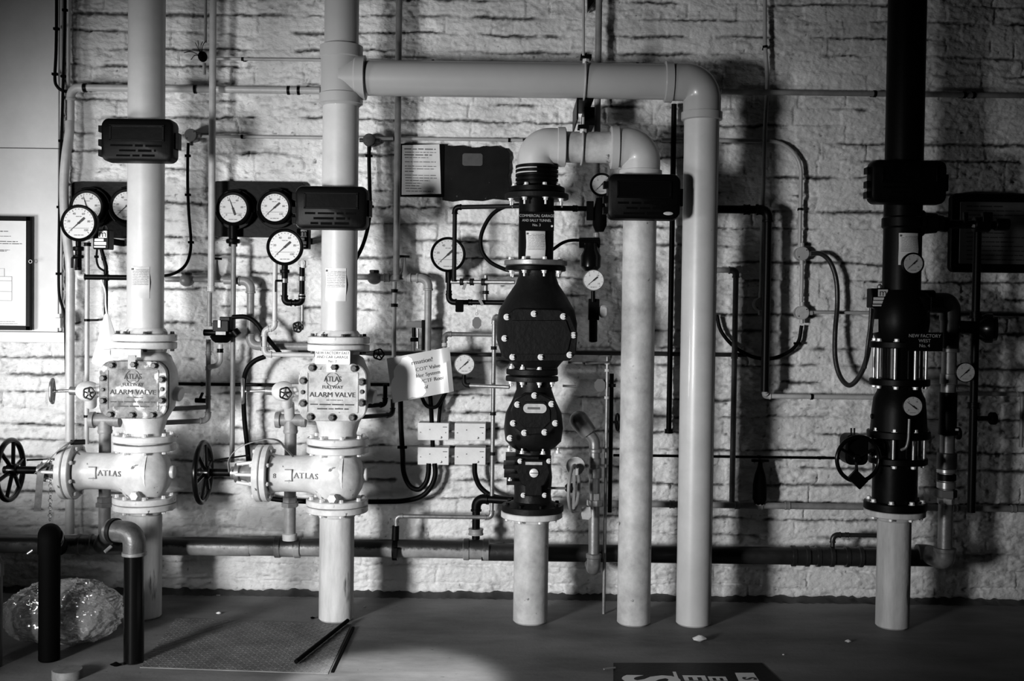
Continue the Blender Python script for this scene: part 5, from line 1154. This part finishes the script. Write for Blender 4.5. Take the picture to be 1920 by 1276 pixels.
# pair of rods with square tank by the sheet
root = T('wall_bracket_switch', 'small grey flap box with black rods above the tilted sheet', 'switch', P(777, 660, .12))
a, b = P(762, 602, .12), P(791, 614, .12); B(MB().box(((a.x+b.x)/2, -.1, (a.z+b.z)/2), (b.x-a.x, .06, a.z-b.z)), 'flap_box', 'tag_grey', root)
B(MB().box(P(793, 628, .1), (.010, .05, .15)), 'side_plate', 'black_paint', root)
for px, y0q, y1q, m_ in ((776, 614, 632, 'black_paint'), (783, 616, 653, 'steel'), (775, 640, 658, 'pipe_mid')): B(MB().cyl(P(px, y0q, .13), P(px, y1q, .13), .006 if px > 780 else .01, 10), 'rod', m_, root)
B(MB().hexn(P(777, 640, .13), (0, 0, 1), .022, .02), 'nut', 'black_paint', root)
# white boxes
def wbox(px, py, label):
    a, b = P(px, py, .1), P(px+57, py+33, .1); W_, H_ = b.x-a.x, a.z-b.z; cx, cz = (a.x+b.x)/2, (a.z+b.z)/2
    root = T('terminal_box', label, 'junction box', (cx, -.06, b.z), 'white terminal boxes')
    B(MB().box((cx, -.05, cz), (W_, .095, H_), bev=.003), 'box', 'box_white', root)
    B(MB().box((cx, -.1, cz), (W_*1.01, .008, H_*1.01), bev=.002), 'lid', 'box_white', root)
    for dx, dz in ((-.12, .12), (-.42, -.05), (.4, -.05)): B(MB().cyl((cx+dx*W_, -.103, cz+dz*H_), (cx+dx*W_, -.107, cz+dz*H_), .0028, 8), 'screw', 'dull_steel', root)
    B(MB().hexn((cx+W_*.26, -.103, cz-H_*.33), FR, .006, .003), 'lock', 'dull_steel', root)
    B(MB().box((cx+W_*.38, -.1045, cz+H_*.27), (W_*.14, .002, .003), bev=0), 'vent_slot', 'ink', root)
wbox(784, 792, 'white terminal box, upper left of four below the tilted sheet')
wbox(853, 793, 'white terminal box, upper right of four below the tilted sheet')
wbox(784, 838, 'white terminal box, lower left of four, two cables at its underside')
wbox(853, 838, 'white terminal box, lower right of four, one cable at its underside')
for x, y, t in ((846, 808, 'upper'), (846, 855, 'lower')): B(MB().cyl(P(839, y, .07), P(855, y, .07), .008, 12), 'conduit_nipple', 'dull_steel', label='short steel nipple joining the %s pair of white terminal boxes' % t, cat='pipe fitting')
for x, l in ((804, 'left gland of two'), (815, 'right gland of two')): B(MB().cyl(P(x, 871, .1), P(x, 886, .1), .009, 14), 'cable_gland', 'steel', label='small steel cable gland, %s under the lower left white box' % l, cat='cable gland')
B(MB().cyl(P(890, 871, .1), P(890, 882, .1), .009, 14), 'cable_gland', 'steel', label='small steel cable gland under the lower right white box', cat='cable gland')
# right of centre: steel offset pipe with unions
root = T('offset_pipe', 'silvery pipe with bent top and hexagonal union right of the central gate valve', 'pipe', P(1120, 1085, .32))
d = .34; p0, p1, p2 = P(1086, 788, d), P(1115, 826, d), P(1120, 1045, d); p2.x = p1.x+.008
B(MB().tube(fillet([p0, p1, V(p1.x+.004, p1.y, p2.z)], .05)[0], .026, 28), 'pipe', 'dull_steel', root)
B(MB().tube([p0, p0+(p1-p0)*.62], [.046, .040], 28).ell(p0, (.046, .046, .046)), 'bent_socket', 'dull_steel', root)
for py, hgt, rr in ((848, .02, .034), (870, .03, .030), (896, .05, .033)):
    q = P(1118, py, d); B(MB().lathe(V(p1.x+.003, -d, q.z), (0, 0, 1), [(0, rr*.9), (.004, rr), (hgt-.004, rr), (hgt, rr*.9)], 28), 'coupling', 'dull_steel', root)
q = P(1118, 948, d); B(MB().lathe(V(p1.x+.003, -d, q.z), (0, 0, 1), [(0, .03), (.002, .036), (.028, .036), (.03, .028)], 6, .3), 'union_nut', 'tag_light', root)
q = P(1118, 936, d); B(MB().lathe(V(p1.x+.003, -d, q.z), (0, 0, 1), [(0, .028), (.03, .028)], 8), 'union_body', 'tag_light', root)
q = P(1119, 1046, d); pe, _ = fillet([V(p1.x+.004, -d, q.z+.02), V(p1.x+.004, -d, q.z-.055), V(p1.x+.004, -.2, q.z-.055)], .045)
B(MB().tube(pe, .033, 28).lathe(V(p1.x+.004, -d, q.z), (0, 0, 1), [(0, .033), (.004, .037), (.02, .037), (.024, .03)], 28), 'bottom_elbow', 'low_pipe', root)
run('drain_tube', 'thin worn vertical tube right of the silvery offset pipe reaching the floor', 'pipe', [(1139, 668, .3), (1139, 1150, .3)], 3.2, 'dull_steel', joints=((1139, 680), (1139, 694), (1139, 745)), jm='tag_light', jr=1.6)
run('drain_tube', 'dark vertical tube just right of the thin worn tube', 'pipe', [(1147, 700, .26), (1146, 960, .26)], 4, 'dark_grey', joints=((1147, 722),), jr=2.1)
root = T('small_valve', 'dark side-on wheel tap left of the stained drop pipe', 'tap', P(1152, 808, .26))
wheel(root, P(1158, 791, .3), (1, .12, 0), .038, .006, 'black_paint', 5, .008); B(MB().cyl(P(1148, 791, .28), P(1158, 791, .3), .005, 8), 'stem', 'black_paint', root)
B(MB().plate([(P(1125+11*math.cos(t), 722+13*math.sin(t), .315).x, P(1125+11*math.cos(t), 722+13*math.sin(t), .315).z) for t in [-(PI/8+PI/4*k) for k in range(8)]], -.315, .015, .0006), 'metal_tag', 'tag_grey', label='grey octagonal tag beside the thin worn drain tube', cat='tag')
for y, x0q, x1q, t in ((679, 1065, 1092, 'upper'), (723, 1055, 1080, 'lower')): B(MB().cyl(P(x0q, y, .4), P(x1q, y+1, .4), .006, 10), 'lever_rod', 'dull_steel', label='thin steel rod poking right of the dark flange, %s of two' % t, cat='rod')
B(MB().cyl(P(1098, 681, .36), P(1138, 679, .32), .0055, 10), 'lever_rod', 'dull_steel', label='thin steel link rod meeting the top of the worn drain tube', cat='rod')
run('dark_branch', 'black horizontal branch pipe right of the spool pipe top', 'pipe', [(1040, 390, .4), (1100, 391, .3)], 5, 'black_paint', dosnap=False, joints=((1096, 391),))
root = T('needle_valve', 'black valve block below the small black-rimmed gauge', 'valve', P(1118, 435, .28))
B(MB().lathe(P(1124, 434, .28), (0, 0, 1), [(0, .02), (.03, .034), (.10, .034), (.14, .022), (.16, .018)], 20), 'body', 'black_matt', root)
B(MB().cyl(P(1128, 368, .28), P(1127, 392, .28), .012), 'neck', 'black_paint', root)
B(MB().box(P(1106, 395, .3), (.034, .03, .09)), 'side_block', 'black_paint', root)
root = T('sight_glass_valve', 'dark bulbous fitting above the small bare-rimmed gauge', 'valve', P(1108, 505, .38))
B(MB().lathe(P(1107, 508, .38), (0, 0, 1), [(0, .03), (.02, .048), (.07, .05), (.10, .035), (.13, .03)], 24), 'body', 'black_gloss', root)
B(MB().cyl(P(1085, 455, .36), P(1125, 455, .36), .025), 'cross_arm', 'black_gloss', root)
B(MB().cyl(P(1118, 436, .3), P(1120, 500, .3), .014), 'tube', 'pipe_mid', root)
root = T('cable_gland_lamp', 'pale capsule-shaped metal cap below the small bare-rimmed gauge', 'cap', P(1132, 596, .42))
B(MB().plate(rrect(P(1132, 584, .42).x, P(1132, 584, .42).z, .042, .058, .018), -.42, .03, .008), 'cap', 'tag_light', root)
B(MB().box(P(1113, 580, .4), (.05, .05, .1)), 'block', 'black_paint', root)
B(MB().cyl(P(1112, 600, .4), P(1112, 640, .38), .02), 'drop', 'black_paint', root)
# far right: pipe column
root = T('side_pipe', 'dark vertical pipe with unions right of the black column, elbow at its foot', 'pipe', P(1775, 1065, .3))
d = .34; xq = P(1776, 830, d).x
def zq_(py): return P(1776, py, d).z
B(MB().cyl((xq, -d, zq_(1040)), (xq, -d, zq_(590)), .034, 30), 'pipe', 'dull_steel', root)
for y0q, y1q, rr, m_, nn in ((655, 590, .043, 'low_pipe_dark', 30), (660, 652, .045, 'dull_steel', 30), (720, 700, .040, 'dull_steel', 30), (815, 735, .041, 'black_paint', 30), (845, 818, .034, 'dull_steel', 30), (878, 848, .046, 'low_pipe_dark', 30), (886, 878, .046, 'steel', 30), (900, 888, .044, 'black_paint', 30), (915, 902, .043, 'steel', 30), (932, 917, .050, 'tag_grey', 6), (944, 933, .040, 'tag_light', 8)):
    a, b = zq_(y0q), zq_(y1q); B(MB().lathe((xq, -d, a), (0, 0, 1), [(0, rr*.92), (.003, rr), (b-a-.003, rr), (b-a, rr*.92)], nn, .3), 'union', m_, root)
B(MB().tube(fillet([V(xq, -d, zq_(1030)), V(xq, -d, zq_(1050)), V(xq-.03, -.20, zq_(1050)), V(xq-.08, -.2, zq_(1050))], .05)[0], .047, 28), 'bottom_elbow', 'low_pipe', root)
B(MB().lathe((xq, -d, zq_(1034)), (0, 0, 1), [(0, .047), (.002, .052), (.018, .052), (.02, .04)], 30), 'collar', 'low_pipe', root)
B(MB().tube(fillet([V(xq, -d, zq_(600)), V(xq, -d, zq_(568)), V(XR+.08, -DM, zq_(568))], .05)[0], .048, 28), 'top_elbow', 'low_pipe_dark', root)
B(MB().cyl(P(1793, 812, d), P(1800, 812, d), .03), 'side_cap', 'black_paint', root)
B(MB().box(P(1791, 805, d+.03), (.03, .006, .01)), 'name_label', 'tag_light', root)
run('black_pipe', 'tall black pipe at far right in front of the framed sign', 'pipe', [(1833, 425, .3), (1830, 960, .3)], 7.5, 'black_paint', joints=((1831, 590), (1831, 760)), jr=1.5)
root = T('lever_branch', 'black horizontal branch with lever valves in front of the framed sign', 'pipe', P(1820, 430, .42))
B(MB().cyl(P(1760, 419, .42), P(1890, 423, .36), .02, 20), 'pipe', 'black_paint', root)
for px, rr, L in ((1770, .036, 14), (1840, .036, 30), (1878, .03, 26)): B(MB().cyl(P(px-L/2, 420, .40), P(px+L/2, 421, .40), rr), 'fitting', 'black_paint', root)
B(MB().box(P(1810, 408, .42), (.02, .02, .05)), 'lever', 'black_paint', root); B(MB().box(P(1850, 408, .42), (.045, .03, .05)), 'lever', 'black_paint', root)
B(MB().cyl(P(1827, 428, .4), P(1829, 422, .4), .022), 'ring', 'dull_steel', root)
root = T('alarm_gong_valve', 'black round-faced fitting at right with a glinting rim, below the framed sign', 'valve', P(1850, 645, .3))
B(MB().lathe(P(1835, 615, .3), (1, -.3, 0), [(0, .05), (.03, .07), (.06, .07), (.065, .06), (.08, .058)], 36), 'body', 'black_gloss', root)
B(MB().cyl(P(1790, 612, .34), P(1838, 614, .3), .03), 'arm', 'black_paint', root)
root = T('knob_valve', 'black side knob on the tall black pipe at far right, low down', 'tap', P(1850, 790, .3))
B(MB().cyl(P(1833, 784, .3), P(1858, 784, .3), .012), 'stem', 'black_paint', root); B(MB().cyl(P(1856, 784, .3), P(1867, 784, .3), .03), 'knob', 'black_matt', root)
root = T('right_trim', 'black hose fitting right of the lettered valve, behind the name plate', 'pipe fitting', P(1725, 600, .5))
B(MB().cyl(P(1705, 552, .48), P(1750, 552, .44), .022), 'arm', 'black_gloss', root); B(MB().lathe(P(1725, 590, .5), (0, 0, 1), [(0, .03), (.02, .05), (.08, .05), (.1, .03)], 22), 'bulb', 'black_gloss', root)
B(MB().plate([(P(x, y, .5).x, P(x, y, .5).z) for x, y in ((1640, 598), (1647, 598), (1647, 622), (1637, 624))][::-1], -.5, .004, .0006), 'metal_tag', 'tag_light', label='slim pale tag under the far right pressure switch', cat='tag')
cable('flexible_conduit', 'thin ribbed conduit falling from the far right pressure switch beside the valve', 'conduit', [(1633, 577, .48), (1631, 610, .48), (1626, 650, .48), (1622, 690, .45)], 3.2, 'low_pipe_dark')
# ================================================================== STRAPS AND CHAIN ON STOP VALVES
def ribbon(name, label, cat, pts, w_, m, ax=(0, 1, 0)):
    W = catmull([P(*p) for p in pts], 6); mb = MB(); rings = []
    for i, p in enumerate(W):
        t = (W[min(i+1, len(W)-1)]-W[max(i-1, 0)]).normalized(); sd = Vector(ax); nn = t.cross(sd).normalized()
        rings.append([p+sd*w_/2+nn*.0015, p-sd*w_/2+nn*.0015, p-sd*w_/2-nn*.0015, p+sd*w_/2-nn*.0015])
    mb.ring_surf(rings); return B(mb, name, m, label=label, cat=cat)
ribbon('strap', 'grey strap from the far left handwheel spindle up over the valve flange', 'strap', [(68, 884, .50), (85, 868, .53), (105, 848, .55), (126, 832, .56), (140, 826, .52)], .03, 'strap', (.3, .8, .5))
B(MB().cyl(P(132, 829, .52), P(160, 828, .50), .012, 16), 'strap_roll', 'dark_grey', label='dark rolled end of the strap resting on the far left valve flange', cat='strap')
ribbon('strap', 'loose strap end hanging below the far left handwheel spindle', 'strap', [(82, 874, .50), (76, 890, .51), (73, 920, .5), (70, 958, .49)], .03, 'strap', (1, .2, 0))
ribbon('strap', 'thin strap arching over the second stop valve flange', 'strap', [(430, 884, .50), (430, 860, .52), (450, 838, .53), (490, 824, .54), (520, 825, .54), (535, 840, .5), (550, 856, .48)], .016, 'strap', (.2, .95, .2))
root = T('chain', 'thin chain hanging from the far left valve spindle', 'chain', P(93, 976, .5)); mb = MB()
for k in range(16):
    mb.torus(P(95-k*.1, 868+k*7, .5), (1, 0, 0) if k % 2 else (0, 1, 0), .0085, .0018, 10, 5)
B(mb, 'links', 'dull_steel', root); B(MB().torus(P(100, 868, .5), (.3, 1, .2), .02, .003, 18, 6), 'end_loop', 'dull_steel', root)
B(MB().cyl(P(402, 862, .46), P(466, 853, .46), .004, 8), 'locking_bar', 'black_paint', label='thin black rod above the second stop valve spindle', cat='rod')
B(MB().cyl(P(50, 862, .46), P(108, 860, .46), .004, 8), 'locking_bar', 'black_paint', label='thin black rod above the far left stop valve spindle', cat='rod')
# plastic cone bag hung at far left
root = T('hanging_bag', 'translucent white bag hung as a cone left of the far left riser flange', 'bag', P(200, 680, .5))
tp = P(200, 588, .5); rings = []
for k in range(12):
    f = k/11; z = tp.z-.23*f; r = .008+.065*f**.9
    rings.append([V(tp.x+.004*f+r*math.cos(2*PI*j/22)*(1+.12*math.sin(3*2*PI*j/22+2*f)), tp.y+r*.6*math.sin(2*PI*j/22)*(1+.15*math.sin(5*2*PI*j/22)), z-.03*f*math.cos(2*PI*j/22+.6)) for j in range(22)])
B(MB().ring_surf(rings, True, False), 'cone', 'white_film', root)
B(MB().tube(catmull([P(190, 525, .45), P(197, 545, .48), P(198, 570, .5), tp]), .004, 8), 'tie', 'white_label', root)
# ================================================================== FLOOR ITEMS
def FP(px, py):                       # point on the floor seen at px,py
    r = fw + RX*((px-960)/F) + UP*((638-py)/F); t = -CAM.z/r.z; return CAM+r*t
root = T('checker_plate', 'steel checker plate lying on the floor in front of the second stub pipe', 'floor plate', FP(450, 1210))
q4 = [FP(262, 1252), FP(615, 1264), FP(658, 1172), FP(330, 1160)]
mb = MB(); mb.ring_surf([[p+V(0, 0, .001) for p in q4], [p+V(0, 0, .005) for p in q4]]); B(mb, 'sheet', 'plate_steel', root)
st = MB()
for i in range(44):
    for j in range(26):
        u, v_ = (i+.5)/44, (j+.5)/26; p = (q4[0]*(1-u)+q4[1]*u)*(1-v_)+(q4[3]*(1-u)+q4[2]*u)*v_+V(0, 0, .0055)
        a = .7 if (i+j) % 2 else -.7; st.box(p, (.018, .005, .002), Matrix.Rotation(a, 3, 'Z'), bev=.0008)
B(st, 'tread_pattern', 'plate_steel', root)
a, b = FP(555, 1248), FP(652, 1170); B(MB().cyl(a+V(0, 0, .018), b+V(0, 0, .018), .009, 14), 'loose_rod', 'black_matt', label='thin black rod lying across the checker plate', cat='rod')
a, b = FP(617, 1262), FP(658, 1176); B(MB().box((a+b)/2+V(.012, 0, .004), (.012, (b-a).length*.97, .008), Matrix.Rotation(math.atan2(a.x-b.x, b.y-a.y), 3, 'Z')), 'edge_strip', 'black_matt', label='narrow black strip along the right edge of the checker plate', cat='strip')
# foreground pipes left
def ground_pipe(px, py, r, ztop, label, m):
    c = FP(px, py); return c+V(0, r, 0)
c = FP(244, 1247)+V(0, .042, 0); rr = .040
root = T('standpipe', 'black standpipe with grey elbow and clamp band at lower left, right of the plastic bag', 'pipe', (c.x, c.y, 0))
ze = CAM.z+(598-1022)/F*(D0+c.y)*1.0+.01
pt = P(190, 1022, .24)
B(MB().cyl((c.x, c.y, 0), (c.x, c.y, ze-.07), rr, 36), 'pipe', 'black_gloss', root)
pa, _ = fillet([V(c.x, c.y, ze-.09), V(c.x, c.y, ze+.0), V(c.x-.12, c.y+.05, ze), ], .075, 12)
B(MB().tube(pa, rr*1.12, 36), 'elbow', 'elbow_grey', root)
B(MB().lathe((c.x, c.y, ze-.092), (0, 0, 1), [(0, rr*1.1), (.002, rr*1.22), (.014, rr*1.22), (.016, rr*1.1)], 36), 'collar', 'low_pipe', root)
B(MB().lathe((c.x-.085, c.y+.036, ze), (-.12, .05, 0), [(0, rr*1.15), (.002, rr*1.28), (.02, rr*1.28), (.022, rr*1.15)], 36), 'clamp_band', 'dark_grey', root)
B(MB().cyl((c.x-.10, c.y+.02, ze-.06), (c.x-.12, c.y+.0, ze-.08), .007), 'clamp_bolt', 'steel', root)
B(MB().cyl((c.x-.11, c.y+.048, ze), pt, rr*.95, 30), 'back_run', 'elbow_grey', root)
c = FP(84, 1243)+V(0, .042, 0)
root = T('standpipe', 'black standpipe with rounded clamp top in front of the plastic bag', 'pipe', (c.x, c.y, 0))
zt_ = CAM.z+(598-1040)/F*(D0+c.y)+.02
B(MB().cyl((c.x, c.y, 0), (c.x, c.y, zt_-.02), .042, 36), 'pipe', 'black_matt', root)
pa, _ = fillet([V(c.x, c.y, zt_-.06), V(c.x, c.y, zt_+.02), P(108, 1024, .24)], .06, 12)
B(MB().tube(pa, .046, 32), 'elbow', 'black_matt', root)
for dz in (.0, -.014): B(MB().torus((c.x, c.y+.015, zt_+dz), (0, -.75, .65), .047, .004, 40, 8), 'clamp_band', 'dull_steel', root)
B(MB().cyl((c.x-.055, c.y-.03, zt_-.04), (c.x-.075, c.y-.035, zt_-.055), .005), 'clamp_bolt', 'steel', root)
c = V(P(-6, 1100, 1.2).x-.02, -1.2, 0)
root = T('standpipe', 'pale standpipe with capped top cut by the left edge', 'pipe', (c.x, c.y, 0))
z1q = P(0, 1045, 1.2).z; z2q = P(0, 1078, 1.2).z
B(MB().cyl((c.x, c.y, 0), (c.x, c.y, z2q), .04, 32), 'pipe', 'low_pipe', root)
B(MB().lathe((c.x, c.y, z2q-.004), (0, 0, 1), [(0, .042), (.003, .046), (.05, .044), (.08, .03), (.09, .01)], 32), 'cap', 'pipe_mid', root)
# plastic bag
def bag():
    a, b = P(8, 1180, .86), P(226, 1185, .86); cx = (a.x+b.x)/2; W_ = (b.x-a.x)/2; cy = -.86; root = T('plastic_bag', 'crumpled clear plastic bag on the floor behind the black standpipes', 'bag', (cx, cy, 0))
    rg = np.random.RandomState(8); N, M = 120, 60; dirs = rg.normal(size=(46, 3)); dirs /= np.linalg.norm(dirs, axis=1)[:, None]; ph = rg.rand(46)*6; fq = rg.uniform(2.5, 8, 46)
    for nm, sc_, amp in (('outer_film', 1.0, .045), ('inner_folds', .80, .06)):
        rings = []
        for i in range(M+1):
            t = -PI/2+PI*i/M; R = []
            for j in range(N):
                f = 2*PI*j/N; d = np.array((math.cos(t)*math.cos(f), math.cos(t)*math.sin(f), math.sin(t)))
                k = np.abs(np.sin(dirs@d*fq+ph)); dis = -amp*float(np.mean(k[:12]**.5)*4.0-2.7)+amp*.9*float(np.max(1-k[14:24])**6)-amp*1.2*float(np.min(k[24:30]))
                r = sc_+dis*1.6
                px_ = abs(d[0])**.75*math.copysign(1, d[0]); tz = abs(d[2])**.8*math.copysign(1, d[2])
                x = cx+W_*r*px_*(1.0 if d[2] < .2 else 1-.28*(d[2]-.2)*(1.5 if d[0] < 0 else .6)); y = cy+.17*r*d[1]
                z = .135+.135*r*tz
                R.append(V(x, y, max(z, .004+.004*sc_)))
            rings.append(R)
        B(MB().ring_surf(rings, True, True), nm, 'plastic_film', root)
bag()
# blocks and litter
c = FP(136, 1262); root = T('wood_block', 'small round grey block on the floor at the bottom left', 'block', (c.x, c.y, 0))
B(MB().lathe((c.x, c.y-.05, 0), (0, 0, 1), [(0, .058), (.030, .058), (.034, .055)], 24), 'block', 'wood_block', root)
def litter(px, py, sz, label, mt='stone_bit', name='paper_scrap'):
    c = FP(px, py); rng = random.Random(px); rings = []
    for k, f in enumerate((.3, .8, 1, .6, .2)):
        rings.append([V(c.x+sz*f*(1+rng.uniform(-.3, .3))*math.cos(t), c.y+sz*.7*f*(1+rng.uniform(-.3, .3))*math.sin(t), .001+sz*.9*k/4) for t in [2*PI*j/9 for j in range(9)]])
    B(MB().ring_surf(rings), name, mt, label=label, cat='litter')
litter(1312, 1202, .030, 'crumpled white scrap on the floor in front of the drop pipes')
litter(1590, 1204, .014, 'tiny white scrap on the floor left of the far right stub pipe')
litter(410, 1151, .012, 'tiny pale chip on the floor behind the checker plate')
litter(684, 1138, .008, 'tiny pale chip on the floor right of the second stub pipe')
litter(1469, 1228, .006, 'smallest white speck on the floor between the two scraps')
litter(586, 1160, .012, 'tiny dark lump on the floor left of the second stub pipe', 'black_matt')
litter(217, 1249, .02, 'dark lump on the floor at the foot of the right black standpipe', 'black_matt')
c = FP(1154, 1254); B(MB().cyl(c+V(0, 0, .006), c+V(-.05, -.02, .006), .004, 8), 'screw_bit', 'steel', label='short metal screw lying on the floor left of the white letter S', cat='screw')
# painted floor sign: letters lie flat, reading from the right
sg = T('floor_sign', 'dark sheet with white sideways lettering at the bottom edge', 'floor sign', FP(1300, 1290))
q4 = [FP(1150, 1330), FP(1520, 1330), FP(1428, 1243), FP(1150, 1243)]
B(MB().ring_surf([[p+V(0, 0, .0005) for p in q4], [p+V(0, 0, .0025) for p in q4]]), 'sheet', 'dark_grey', sg)
k = .0028
def ftext(t, px, py, size, m, nm, sx=1, z=.0005, parent=sg, ux=(0, -1, 0), uy=(1, 0, 0)):
    c = FP(px, py); B(MB().text(t, (c.x, c.y, k+z), size, ux, uy, sx=sx, off=.035), nm, m, parent, smooth=False)
ftext('S', 1215, 1274, .30, 'lettering_white', 'letter', sx=.72)
def slab(pts, m, nm, z=.0004): 
    p4 = [FP(*p) for p in pts]; B(MB().ring_surf([[V(p.x, p.y, k) for p in p4], [V(p.x, p.y, k+z) for p in p4]]), nm, m, sg)
slab([(1283, 1320), (1292, 1320), (1267, 1260), (1261, 1260)], 'lettering_white', 'stripe')
ftext('EB', 1303, 1277, .12, 'lettering_white', 'letters', sx=1.1)
ftext('EB', 1346, 1277, .095, 'lettering_white', 'letters', sx=1.1)
slab([(1400, 1310), (1446, 1310), (1413, 1262), (1378, 1262)], 'lettering_white', 'white_square')
ftext('S', 1404, 1273, .075, 'ink', 'small_letter', z=.001)
